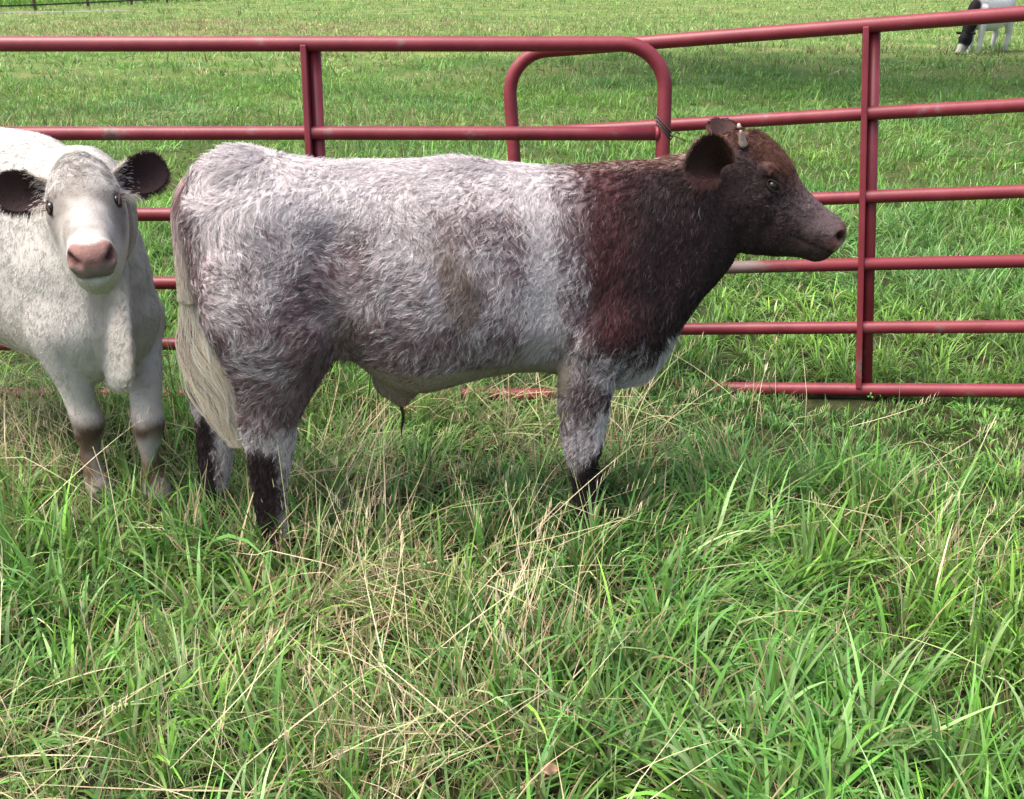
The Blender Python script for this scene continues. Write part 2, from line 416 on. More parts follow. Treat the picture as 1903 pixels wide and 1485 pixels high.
def closed_tube(name, path, r, mat, parent, n=16):
    P = np.array(path + [path[0]]); K = len(path); V = []
    for k in range(K):
        t = P[k + 1] - P[k - 1 if k else K - 1]; t /= np.linalg.norm(t); a = np.array([0, 1., 0]); b = np.cross(t, a)
        for q in range(n):
            g = 2 * PI * q / n; V.append(P[k] + r * (math.cos(g) * a + math.sin(g) * b))
    F = [[k * n + q, k * n + (q + 1) % n, ((k + 1) % K) * n + (q + 1) % n, ((k + 1) % K) * n + q] for k in range(K) for q in range(n)]
    return mesh_np(name, np.array(V), F, mat, parent)

def gate_panel(name, label, M, x0, x1, top, bottom, rails, upx, worn=()):
    root = empty(name, (0, 0, 0), label, "gate panel", group="red tube gate panels joined in a line")
    root.matrix_world = M
    R = 0.0275
    # outer tube is one bent loop, rounded at the corners
    closed_tube("frame", rect_path(x0, x1, bottom, top, 0.165), R, M_RED, root)
    for k, z in enumerate(rails):
        mb = MB(); mb.tube([(x0 + R * .6, 0, z), (x0 + .3, 0, z), (upx, 0, z + .002), (x1 - .3, 0, z), (x1 - R * .6, 0, z)], R * .94, 16)
        for x, sg in ((x0, 1), (x1, -1)):      # weld bead swells the tube where it meets the bent frame
            mb.tube([(x + sg * R * .6, 0, z), (x + sg * (R * .6 + .008), 0, z), (x + sg * (R * .6 + .016), 0, z)], [R * 1.0, R * 1.10, R * .94], 14)
        mb.build("rail", M_WORN if k in worn else M_RED, root)
    for ux in (upx,):
        mb = MB()
        # round tube behind the rails with a narrow bar welded in front of them
        mb.tube([(ux + .030, .030, bottom + .01), (ux + .030, .030, (top + bottom) / 2), (ux + .030, .030, top - .012)], .0235, 16)
        mb.build("upright", M_RED, root)
        mb = MB(); mb.box(ux - .013, ux + .010, -.034, .034, bottom + .012, top - .004)
        o = mb.build("front_bar", M_RED, root, smooth=False)
        bv = o.modifiers.new("b", 'BEVEL'); bv.width = .004; bv.segments = 2
    return root

lean = math.radians(-5)
ML = Matrix.Translation((0, 4.15, 0)) @ Matrix.Rotation(lean, 4, 'X')
gate_panel("gate_panel", "red tube gate panel behind the steer's back, its rounded corner in front", ML, -2.45, 0.573, 1.385, 0.035,
           (1.062, .757, .49, .245), -0.768)
MR = Matrix.Translation((2.206, 4.013, 0)) @ Matrix.Rotation(math.radians(-15.2), 4, 'Z') @ Matrix.Rotation(math.radians(-3.74), 4, 'X') @ Matrix.Rotation(math.radians(-4.98), 4, 'Y')
gate_panel("gate_panel", "red tube gate panel beyond the steer's muzzle, tilted up to the right", MR, -2.205, 0.62, 1.52, 0.10,
           (1.197, .881, .616, .359), -0.805, worn=(2,))

def wire_tie():
    mb = MB(); c = ML @ Vector((0.573, 0, 1.085))
    for k in range(3):
        pts = []
        for q in range(25):
            a = 2 * PI * q / 24
            pts.append((c.x + .031 * math.cos(a), c.y + .031 * math.sin(a), c.z + .012 - k * .012 - .034 * math.cos(a)))
        mb.tube(pts, .0026, 6)
    mb.tube([(c.x + .03, c.y - .005, c.z - .03), (c.x + .05, c.y - .01, c.z - .035), (c.x + .085, c.y, c.z - .05)], .0022, 6)
    mb.tube([(c.x + .03, c.y + .0, c.z - .045), (c.x + .05, c.y + .02, c.z - .02), (c.x + .07, c.y + .04, c.z - .03)], .0022, 6)
    o = mb.build("wire_tie", M_WIRE)
    o["label"] = "dark wire wound round the rounded red gate end beside the steer's ear"; o["category"] = "wire"
wire_tie()

# ------------------------------------------------------------------ cattle
def sect(c, lat, up, w1, w2, t, b, n=36, e=2.25):
    """closed section: half width w1 on the upper half, w2 on the lower, t above and b below the centre"""
    R = []
    for q in np.linspace(0, 2 * PI, n, endpoint=False):
        ca, sa = math.cos(q), math.sin(q)
        y = math.copysign(abs(ca) ** (2 / e), ca); z = math.copysign(abs(sa) ** (2 / e), sa)
        k = (z + 1) / 2; k = k * k * (3 - 2 * k); ww = w2 * (1 - k) + w1 * k
        R.append(np.asarray(c) + np.asarray(lat) * (y * ww) + np.asarray(up) * (z * (t if z > 0 else b)))
    return R

def interp_table(T, n):
    """smooth resample of a table of stations"""
    T = np.array(T, float); K = len(T); d = np.r_[0, np.cumsum(np.linalg.norm(np.diff(T[:, :3], axis=0), axis=1) + 1e-6)]
    s = np.linspace(0, d[-1], n); out = np.zeros((n, T.shape[1]))
    for c in range(T.shape[1]):
        m = np.gradient(T[:, c], d); i = np.clip(np.searchsorted(d, s) - 1, 0, K - 2); h = d[i + 1] - d[i]; t = (s - d[i]) / h
        out[:, c] = (2 * t ** 3 - 3 * t ** 2 + 1) * T[i, c] + (t ** 3 - 2 * t ** 2 + t) * h * m[i] + (-2 * t ** 3 + 3 * t ** 2) * T[i + 1, c] + (t ** 3 - t ** 2) * h * m[i + 1]
    return out

def trunk_loft(mb, T, n=60, e=2.3):
    """T rows: X, Ycentre, top, bottom, half width upper, half width lower"""
    A = interp_table([(x, y, 0, t, b, w1, w2) for x, y, t, b, w1, w2 in T], n)
    R = []
    for x, y, _, t, b, w1, w2 in A:
        mid = b + (t - b) * .50
        R.append(sect((x, y, mid), (0, 1, 0), (0, 0, 1), w1, w2, t - mid, mid - b, 44, e))
    mb.rings(R)

def leg_loft(mb, T, n=40):
    """T rows: z, x, y, rx, ry"""
    if T[0][0] > .65:      # the top of the limb melts into the trunk
        z, x, y, rx, ry = T[0]; T = [(z + .06, x, y * .45, .02, .02), (z + .03, x, y * .6, rx * .55, ry * .6)] + list(T)
    A = interp_table([(x, y, z, rx, ry) for z, x, y, rx, ry in T], n)
    R = []
    for x, y, z, rx, ry in A:
        R.append([np.array((x + rx * math.cos(q), y + ry * math.sin(q), z)) for q in np.linspace(0, 2 * PI, 28, endpoint=False)])
    mb.rings(R)

# u along the face, v up from it; rows: u, top, bottom, half width upper, half width lower
HEAD = [(-.11, .05, -.09, .055, .055), (-.06, .098, -.190, .084, .072), (0, .142, -.218, .100, .082), (.05, .158, -.222, .108, .086),
        (.10, .161, -.212, .108, .087), (.14, .155, -.197, .105, .084), (.18, .143, -.184, .094, .081), (.23, .122, -.172, .082, .075),
        (.27, .111, -.136, .075, .068), (.31, .105, -.104, .069, .060), (.35, .102, -.080, .065, .057), (.39, .102, -.060, .065, .058),
        (.42, .099, -.054, .066, .056), (.440, .090, -.042, .063, .049), (.455, .074, -.020, .054, .036), (.463, .058, .004, .038, .02)]

def head_matrix(O, yaw, pitch, roll=0, s=1.0):
    return Matrix.Translation(O) @ Matrix.Rotation(yaw, 4, 'Z') @ Matrix.Rotation(pitch, 4, 'Y') @ Matrix.Rotation(roll, 4, 'X') @ Matrix.Scale(s, 4)
def xf(M, P):
    P = np.asarray(P, float); A = np.array(M); return P @ A[:3, :3].T + A[:3, 3]

def head_loft(mb, M, wide=1.0, n=46, deep=1.0):
    A = interp_table([(u, 0, 0, t, b, w1, w2) for u, t, b, w1, w2 in HEAD], n)
    for i in range(len(A)): pass
    R = []
    for u, _, _, t, b, w1, w2 in A:
        k = 1 + (wide - 1) * (1 - min(1, max(0, (u - .14) / .16))); w1 *= k; w2 *= k
        b *= 1 + (deep - 1) * min(1, max(0, (u - .24) / .08)) if b < 0 else 1
        mid = (t + b) / 2 + .01
        R.append([p for p in xf(M, sect((u, 0, mid), (0, 1, 0), (0, 0, 1), w1, w2, t - mid, mid - b, 40, 2.15))])
    mb.rings(R)
    for sgn in (-1, 1):     # brow and cheek masses
        for (u, v, w, r) in ((.105, .094, .070, .030), (.13, -.085, .040, .052), (.06, -.115, .035, .058), (.405, .045, .036, .030)):
            S = []
            for a in np.linspace(-PI / 2 + .15, PI / 2 - .15, 8):
                S.append([p for p in xf(M, [(u + r * math.sin(a), w * sgn + r * math.cos(a) * math.cos(q), v + r * math.cos(a) * math.sin(q)) for q in np.linspace(0, 2 * PI, 16, endpoint=False)])])
            mb.rings(S)

def tri_data(o):
    me = o.data; me.calc_loop_triangles(); n = len(me.vertices)
    V = np.zeros(n * 3, np.float32); me.vertices.foreach_get("co", V); V = V.reshape(-1, 3).astype(float)
    T = np.zeros(len(me.loop_triangles) * 3, np.int32); me.loop_triangles.foreach_get("vertices", T); T = T.reshape(-1, 3)
    fn = np.cross(V[T[:, 1]] - V[T[:, 0]], V[T[:, 2]] - V[T[:, 0]])
    N = np.zeros_like(V)
    for k in range(3): np.add.at(N, T[:, k], fn)
    N /= np.linalg.norm(N, axis=1)[:, None] + 1e-12
    return V, T, N, .5 * np.linalg.norm(fn, axis=1)

def skin_body(mb, name, parent, voxel, smooth, brushes, colf, mat):
    """join the masses into one continuous skin, soften it, press in the small forms, colour it"""
    me = bpy.data.meshes.new("tmp"); me.from_pydata(mb.v, [], mb.f); me.update()
    o = bpy.data.objects.new("tmp", me); COL.objects.link(o)
    r = o.modifiers.new("r", 'REMESH'); r.mode = 'VOXEL'; r.voxel_size = voxel; r.adaptivity = 0
    s = o.modifiers.new("s", 'SMOOTH'); s.factor = .5; s.iterations = smooth
    bpy.context.view_layer.update()
    dg = bpy.context.evaluated_depsgraph_get(); m2 = bpy.data.meshes.new_from_object(o.evaluated_get(dg))
    bpy.data.objects.remove(o); bpy.data.meshes.remove(me)
    m2.name = name; b = bpy.data.objects.new(name, m2); link(b, parent)
    V, T, N, A = tri_data(b)
    for c, rad, vec in brushes:      # centre, radius, push vector (or scalar along the normal)
        d2 = ((V - np.array(c)) ** 2).sum(1) / (rad * rad); g = np.exp(-d2)[:, None]
        V = V + (g * np.array(vec) if hasattr(vec, '__len__') else g * vec * N)
    m2.vertices.foreach_set("co", V.astype(np.float32).ravel())
    m2.polygons.foreach_set("use_smooth", np.ones(len(m2.polygons), bool))
    c = colf(V, N); at = m2.attributes.new("Col", 'FLOAT_COLOR', 'POINT'); c4 = np.ones((len(V), 4), np.float32); c4[:, :3] = np.clip(c, 0, 1)
    at.data.foreach_set("color", c4.ravel()); m2.materials.clear(); m2.materials.append(mat); m2.update()
    return b

def curves_obj(name, P, rad, col, mat, parent):
    N, K, _ = P.shape
    hc = bpy.data.hair_curves.new(name); hc.add_curves([K] * N)
    hc.attributes["position"].data.foreach_set("vector", P.astype(np.float32).ravel())
    ra = hc.attributes.get("radius") or hc.attributes.new("radius", 'FLOAT', 'POINT')
    ra.data.foreach_set("value", rad.astype(np.float32).ravel())
    ca = hc.attributes.new("Col", 'FLOAT_COLOR', 'CURVE'); c4 = np.ones((N, 4), np.float32); c4[:, :3] = np.clip(col, 0, 1)
    ca.data.foreach_set("color", c4.ravel())
    hc.materials.append(mat)
    return link(bpy.data.objects.new(name, hc), parent)

def fur(o, name, parent, n_guides, per, f_dens, f_len, f_dir, f_col, rad=.00045, clump=.6, spread=.0065, curl=.0035, K=6, lift=.45, f_lift=None):
    V, T, N, A = tri_data(o)
    cen = V[T].mean(1); wt = A * f_dens(cen, N[T].mean(1)); wt /= wt.sum()
    ti = rng.choice(len(T), n_guides, p=wt); a = rng.random((n_guides, 2)); fl = a.sum(1) > 1; a[fl] = 1 - a[fl]
    bc = np.c_[1 - a.sum(1), a]
    P = (V[T[ti]] * bc[..., None]).sum(1); Nn = (N[T[ti]] * bc[..., None]).sum(1); Nn /= np.linalg.norm(Nn, axis=1)[:, None] + 1e-9
    D = f_dir(P, Nn); D = D - Nn * (D * Nn).sum(1)[:, None]
    D /= np.linalg.norm(D, axis=1)[:, None] + 1e-9
    S = np.cross(Nn, D); L = f_len(P, Nn)
    li = np.full(n_guides, lift) if f_lift is None else f_lift(P, Nn)
    M = n_guides * per; gi = np.repeat(np.arange(n_guides), per)
    rr = np.sqrt(rng.random(M)) * spread; tt = rng.uniform(0, 2 * PI, M)
    root_off = (np.cos(tt) * rr)[:, None] * D[gi] + (np.sin(tt) * rr)[:, None] * S[gi]
    s = np.linspace(0, 1, K)
    ph = rng.uniform(0, 2 * PI, n_guides); fr = rng.uniform(3.5, 7.5, n_guides); am = curl * rng.uniform(.3, 1.5, n_guides) * (1 + 1.2 * sstep(.2, .7, vnoise(P, 5, 77)))
    bend = rng.normal(0, .22, n_guides) + .35 * vnoise(P, 16, 78)
    out = np.zeros((M, K, 3))
    hl = L[gi] * rng.uniform(.7, 1.1, M)
    jit = rng.normal(0, .10, (M, 3))
    for k, t in enumerate(s):
        wave = am * (np.sin(ph + fr * t) - np.sin(ph)) + L * bend * t * t
        g = P - Nn * .0015
        lf = li[gi] * t * (1 - .55 * t) + .002
        out[:, k] = g[gi] + root_off * (1 - clump * t ** .8) + (hl * t)[:, None] * D[gi] + (hl * lf)[:, None] * Nn[gi] + wave[gi][:, None] * S[gi] + jit * (hl * t)[:, None]
    c = f_col(P[gi] + root_off, gi, n_guides)
    R = rad * (1 - .75 * s ** 2)[None, :] * rng.uniform(.7, 1.25, M)[:, None]
    return curves_obj(name, out, R, c, M_HAIR, parent)

def ear(parent, name, base, axis, normal, L, W, col_in, col_out, fur_len=.022, fur_col=None, n=2600, droop=.0, label=None):
    base, ax, nm = (np.array(q, float) for q in (base, axis, normal))
    ax /= np.linalg.norm(ax); nm -= ax * (nm @ ax); nm /= np.linalg.norm(nm); sd = np.cross(ax, nm)
    ns, ntt = 30, 25; V = np.zeros((2, ns, ntt, 3)); C = np.zeros((2, ns, ntt, 3))
    for i in range(ns):
        s = i / (ns - 1)
        wd = W * .5 * (0.28 + .72 * math.sin(min(1, .12 + 1.05 * s) * PI * .5) ** .9)
        if s > .45: wd *= math.sqrt(max(0.004, 1 - ((s - .45) / .552) ** 2.4))
        for j in range(ntt):
            t = -1 + 2 * j / (ntt - 1)
            cup = (.30 - .14 * s) * W * (1 - t * t) * (1 - s ** 4)
            p = base + ax * (L * s) + sd * (wd * t) - nm * cup + nm * (droop * s * s * L)
            V[0, i, j] = p; V[1, i, j] = p - nm * (.0045 * (1 - abs(t) ** 6)) 
            C[0, i, j] = col_in(s, t) if callable(col_in) else col_in; C[1, i, j] = col_out
    F = []
    idx = lambda a, i, j: (a * ns + i) * ntt + j
    for i in range(ns - 1):
        for j in range(ntt - 1):
            F.append([idx(0, i, j), idx(0, i, j + 1), idx(0, i + 1, j + 1), idx(0, i + 1, j)])
            F.append([idx(1, i, j), idx(1, i + 1, j), idx(1, i + 1, j + 1), idx(1, i, j + 1)])
    o = mesh_np(name, V.reshape(-1, 3), F, M_SKIN, parent, col=C.reshape(-1, 3))
    if label: o["label"] = label
    # hair: outer face, rim fringe and inner tufts
    m = n; i = rng.integers(0, ns - 1, m) + rng.random(m); j = rng.uniform(0, ntt - 1, m); kind = rng.random(m)
    rim = kind < .42; j = np.where(rim, np.where(rng.random(m) < .5, rng.uniform(0, 1.8, m), rng.uniform(ntt - 2.8, ntt - 1, m)), j)
    tip = kind > .90; i = np.where(tip, rng.uniform(ns - 4, ns - 1, m), i)
    side = np.where(kind > .62, 1, 0)
    i0 = np.clip(i.astype(int), 0, ns - 2); j0 = np.clip(j.astype(int), 0, ntt - 2); fi = (i - i0)[:, None]; fj = (j - j0)[:, None]
    P = (V[side, i0, j0] * (1 - fi) + V[side, i0 + 1, j0] * fi) * (1 - fj) + (V[side, i0, j0 + 1] * (1 - fi) + V[side, i0 + 1, j0 + 1] * fi) * fj
    tt = (j / (ntt - 1) * 2 - 1)[:, None]
    outd = np.where(side[:, None] == 1, -nm, nm * .25)
    D = ax[None, :] * rng.uniform(.5, 1.1, (m, 1)) + sd[None, :] * tt * np.where(rim, 1.1, .35)[:, None] + outd * .35 + rng.normal(0, .22, (m, 3))
    D /= np.linalg.norm(D, axis=1)[:, None]
    Lh = fur_len * rng.uniform(.4, 1.15, m) * np.where((side == 0) & (i < ns * .4), 1.7, 1.0) * np.where(rim, 1.0, np.where(side == 1, .65, .6))
    K = 5; s = np.linspace(0, 1, K); Q = P[:, None, :] + D[:, None, :] * (Lh[:, None] * s[None, :])[..., None]
    Q[:, :, 2] -= (Lh[:, None] * .35 * s[None, :] ** 2)
    cc = np.where(side[:, None] == 1, np.array(col_out), np.array(col_in)) if fur_col is None else fur_col(P, side, rim, (P - base) @ ax / L, ((P - base) @ sd) / W)
    cc = cc * rng.uniform(.7, 1.25, (m, 1))
    curves_obj("ear_hair", Q, .0005 * (1 - .7 * s ** 2)[None, :] * np.ones((m, 1)), cc, M_HAIR, o)
    return o

def ball(name, c, r, mat, parent, sc=(1, 1, 1), M=None, n=20):
    R = []
    for a in np.linspace(-PI / 2 + .05, PI / 2 - .05, n // 2 + 1):
        ring = [(r * sc[0] * math.cos(a) * math.cos(q), r * sc[1] * math.cos(a) * math.sin(q), r * sc[2] * math.sin(a)) for q in np.linspace(0, 2 * PI, n, endpoint=False)]
        ring = np.array(ring) + np.array(c)
        R.append([p for p in (xf(M, ring) if M is not None else ring)])
    mb = MB(); mb.rings(R); return mb.build(name, mat, parent)

def head_uvw(M, P):
    return xf(M.inverted(), P)

def face_brushes(M, pos_eye=(.135, .094, .074)):
    B = []
    A = np.array(M)[:3, :3]
    def loc(u, w, v): return xf(M, (u, w, v))
    def vec(u, w, v): return A @ np.array([u, w, v])
    for s in (-1, 1):
        u, w_, v = pos_eye
        B.append((loc(u, s * (w_ + .006), v), .020, vec(-.002, -s * .013, 0)))           # socket
        B.append((loc(u - .004, s * (w_ + .002), v + .027), .014, vec(0, s * .008, .002)))   # brow ridge
        B.append((loc(u + .002, s * (w_ + .000), v - .026), .014, vec(0, s * .005, 0)))      # lower lid
        B.append((loc(u + .05, s * .075, v - .02), .020, vec(0, -s * .003, 0)))          # hollow before the eye
        for du in (0, .5, 1):                                                            # nostril comma
            B.append((loc(.450 - .016 * du, s * (.034 + .018 * du), .046 + .014 * du), .0100, vec(-.017, -s * .010, 0)))
        B.append((loc(.440, s * .050, .034), .013, vec(.005, s * .006, .0))); B.append((loc(.425, s * .050, .080), .013, vec(.002, s * .004, .004)))             # nostril wing
        for k in range(9):                                                               # mouth crease
            t = k / 8; B.append((loc(.300 + .135 * t, s * (.052 - .012 * t), -.026 + .028 * t), .0075, vec(0, -s * .0065, 0)))
        B.append((loc(.375, s * .045, -.035), .022, vec(0, s * .004, -.002)))
    B.append((loc(.452, 0, .004), .012, vec(-.010, 0, 0)))                                # lip line in front
    B.append((loc(.428, 0, -.020), .020, vec(.008, 0, -.002)))                            # chin
    B.append((loc(.456, 0, .045), .008, vec(-.004, 0, 0)))                               # groove between nostrils
    return B

def eye_parts(M, parent, pos=(.135, .094, .074), lid_col=(.03, .022, .02), size=1.0):
    u, w_, v = pos
    for s in (-1, 1):
        e = ball("eye", (u, s * (w_ - .006), v), .0180 * size, M_EYE, parent, (1, .8, .92), M)
        # lids: a thick almond rim
        pts = []
        for q in np.linspace(0, 2 * PI, 28):
            ca, sa = math.cos(q), math.sin(q)
            pts.append(xf(M, (u + size * .0235 * ca + .004 * (ca > .9), s * (w_ + .0035 - .005 * ca * ca), v + size * (.0135 if sa > 0 else .0115) * sa - .003 * ca)))
        mb = MB(); mb.tube(pts, .0034, 8)
        mb.build("eyelid", flat_mat("eyelid_skin", lid_col, .75, .15), e)
        # upper lashes
        m = 40; q = rng.uniform(.15, PI - .15, m)
        P0 = np.array([xf(M, (u + .023 * math.cos(a), s * (w_ + .006), v + .015 * math.sin(a))) for a in q])
        A = np.array(M)[:3, :3]; D = np.array([A @ np.array([.35 * math.cos(a) + .15, s * .9, .15]) for a in q]) + rng.normal(0, .1, (m, 3))
        ss = np.linspace(0, 1, 4); Q = P0[:, None] + D[:, None] * (.014 * ss[None, :])[..., None]
        curves_obj("eyelash", Q, .0003 * (1 - .6 * ss)[None, :] * np.ones((m, 1)), np.tile(np.array(lid_col) * .8, (m, 1)), M_HAIR, e)

def hoof_pair(mb, x, y, z0, s=1.0, yaw=0):
    for k in (-1, 1):
        R = []
        for t, (rx, ry, dx) in zip((0, .5, 1), ((.046, .026, .016), (.042, .025, .008), (.034, .022, 0))):
            ring = []
            for q in np.linspace(0, 2 * PI, 16, endpoint=False):
                px = dx + rx * math.cos(q); py = k * .022 + ry * math.sin(q)
                ring.append(np.array((x + s * (px * math.cos(yaw) - py * math.sin(yaw)), y + s * (px * math.sin(yaw) + py * math.cos(yaw)), z0 + s * .055 * t)))
            R.append(ring)
        mb.rings(R)

# ================================================================== the roan steer
WHITE = np.array([.57, .525, .525]); LILAC = np.array([.150, .104, .108]); MAROON = np.array([.068, .027, .028]); BLACK = np.array([.019, .012, .013])
STEER_YAW = math.radians(9)
steer = empty("steer", (-0.29, 3.12, -0.01), "roan steer standing side on, white flank and dark brown head and neck", "steer", STEER_YAW)
HM = head_matrix((.918, 0, 1.085), math.radians(-18), math.radians(34), 0, .90)
STEER_EYE = (.152, .093, .067)

def steer_fields(P):
    """coat pattern: share of white hairs, colour of the dark hairs, mud tint, head mask"""
    X, Y, Z = P[:, 0], P[:, 1], P[:, 2]
    n1, n2, n3 = vnoise(P, 4.5, 101), vnoise(P, 13, 102), vnoise(P, 30, 103)
    ns = vnoise(P * np.array([1, 1, .22]), 75, 104) + .6 * vnoise(P * np.array([1, 1, .3]), 32, 105)      # streaks that run with the hair
    n = len(P)
    p = .47 + .26 * n1 + .24 * n2 + .10 * n3
    p += .30 * sstep(.98, 1.12, Z) * sstep(.5, .2, X)
    p += .25 * sstep(-.62, -.5, X) * sstep(.95, 1.05, Z) * sstep(.4, .3, X)
    p += .80 * np.exp(-((X - .345 - .015 * n1) / .042) ** 2) * sstep(.50, .72, Z)
    p -= .08 * sstep(.80, .60, Z) * sstep(.30, .1, X)
    p -= .12 * sstep(-.50, -.60, X) + .10 * sstep(.95, .85, Z) * sstep(.1, -.1, X)
    dark = np.broadcast_to(LILAC, (n, 3)).copy()
    # shoulder and neck
    t = sstep(.365, .56, X + .040 * ns + .030 * n2 + .02 * n1)
    low = sstep(.68, .55, Z + .03 * n2 + .03 * ns) * sstep(.74, .62, X)
    p = p * (1 - t) + t * (-.02 + .10 * n2) + .22 * t * sstep(.52, .44, X)
    p = p * (1 - low * t) + low * t * (.55 + .25 * n2)
    dark = mix(dark, np.broadcast_to(MAROON, (n, 3)), sstep(.40, .52, X))
    dark = mix(dark, np.broadcast_to(BLACK * 1.6, (n, 3)), sstep(.55, .69, X + .03 * n1 + .03 * ns) * .94)
    p *= 1 - sstep(.66, .76, X) * .9
    crest = sstep(1.09, 1.13, Z) * sstep(.35, .5, X)
    dark = mix(dark, np.broadcast_to(np.array([.17, .085, .060]), (n, 3)), crest * .8)
    p = np.where((crest > .3), np.maximum(p, .22 + .2 * n2), p)
    # white brisket
    br = sstep(.10, .05, Z - (.40 + np.maximum(X - .60, 0) * 1.02) + .02 * n2) * sstep(.585, .63, X) * sstep(.68, .60, Z)
    p = p * (1 - br) + br * (.92)
    # belly, short and dirty pale
    bel = sstep(.605, .555, Z + .012 * n1 + .012 * n2 + .012 * ns) * sstep(-.27, -.21, X) * sstep(.455, .42, X) * np.where(X > .3, sstep(.46, .49, Z), 1)
    # legs
    hind = sstep(.46, .40, Z) * sstep(-.25, -.32, X)
    # near hind: dark towards the back and inside, light down the front edge
    xr = X + .452 + (0.42 - Z) * -.02
    dk = sstep(.42, .30, Z + .03 * n2 + .035 * ns) * sstep(.055, .005, xr + .014 * n2 + .012 * ns)
    far = Y > 0.02
    xf_ = X + .625
    dkf = sstep(.41, .33, Z + .03 * ns) * sstep(.014, -.024, xf_ + .012 * n2 + .010 * ns - (.33 - Z) * .11)
    legd = np.where(far, dkf, dk) * hind
    p = p * (1 - hind) + hind * np.where(far, .86, .66 + .2 * n2)
    p *= 1 - legd; dark = mix(dark, np.broadcast_to(BLACK, (n, 3)), legd)
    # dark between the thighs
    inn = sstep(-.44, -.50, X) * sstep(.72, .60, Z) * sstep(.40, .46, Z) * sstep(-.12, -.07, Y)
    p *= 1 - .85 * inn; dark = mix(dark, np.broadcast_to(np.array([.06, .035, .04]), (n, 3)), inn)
    flank = np.exp(-(((X + .29) / .05) ** 2 + ((Z - .60) / .08) ** 2)); p -= .45 * flank
    # front leg
    fl = sstep(.44, .38, Z) * sstep(.38, .40, X) * sstep(.70, .64, X)
    kn = sstep(.04, -.03, Z + .022 * n2 + .03 * ns - (.335 - 1.25 * (.555 - X)))
    p = p * (1 - fl) + fl * (.52 + .45 * sstep(.50, .545, X) * sstep(.29, .33, Z) + .15 * n2)
    p *= 1 - fl * kn; dark = mix(dark, np.broadcast_to(BLACK, (n, 3)), fl * kn)
    p *= 1 - fl * sstep(.12, .08, Z); 
    mud = np.exp(-(((X - .085 - (.95 - Z) * .22 + .02 * n2) / .042) ** 2 + ((Z - .84) / .12) ** 2)) * 1.5 + .55 * sstep(.25, .7, vnoise(P, 6, 110)) * sstep(.78, .66, Z) * sstep(.4, .3, X)
    mud += .5 * np.exp(-(((X + .20) / .06) ** 2 + ((Z - .72) / .06) ** 2)) + .7 * np.exp(-(((X - .33) / .09) ** 2 + ((Z - .52) / .05) ** 2))
    # head
    q = head_uvw(HM, P); u, w_, v = q[:, 0], q[:, 1], q[:, 2]
    hd = sstep(-.08, -.02, u) * (X > .86)
    fore = hd * sstep(.085, .125, v + .01 * n3) * sstep(.30, .22, u)
    nose = hd * sstep(.20, .30, u)
    hc = mix(np.broadcast_to(np.array([.032, .019, .019]), (n, 3)), np.broadcast_to(np.array([.088, .040, .028]), (n, 3)), fore)
    hc = mix(hc, np.broadcast_to(np.array([.10, .070, .072]), (n, 3)), nose * sstep(.0, .06, v) * .7)  # grey sheen along the nose bridge put into the coat colour
    hc = mix(hc, np.broadcast_to(BLACK, (n, 3)), hd * sstep(-.04, -.10, v) * .8)
    dark = mix(dark, hc, hd)
    ph = .04 + .24 * sstep(.12, .25, u) * sstep(-.02, .05, v) + .10 * sstep(.02, .1, u) * sstep(.12, .0, v) * sstep(-.1, .0, v)  # paler hairs paint the sheen on nose and cheek
    p = p * (1 - hd) + hd * ph
    return np.clip(p, 0, 1), dark, np.clip(mud, 0, 1), hd, bel, (u, w_, v)

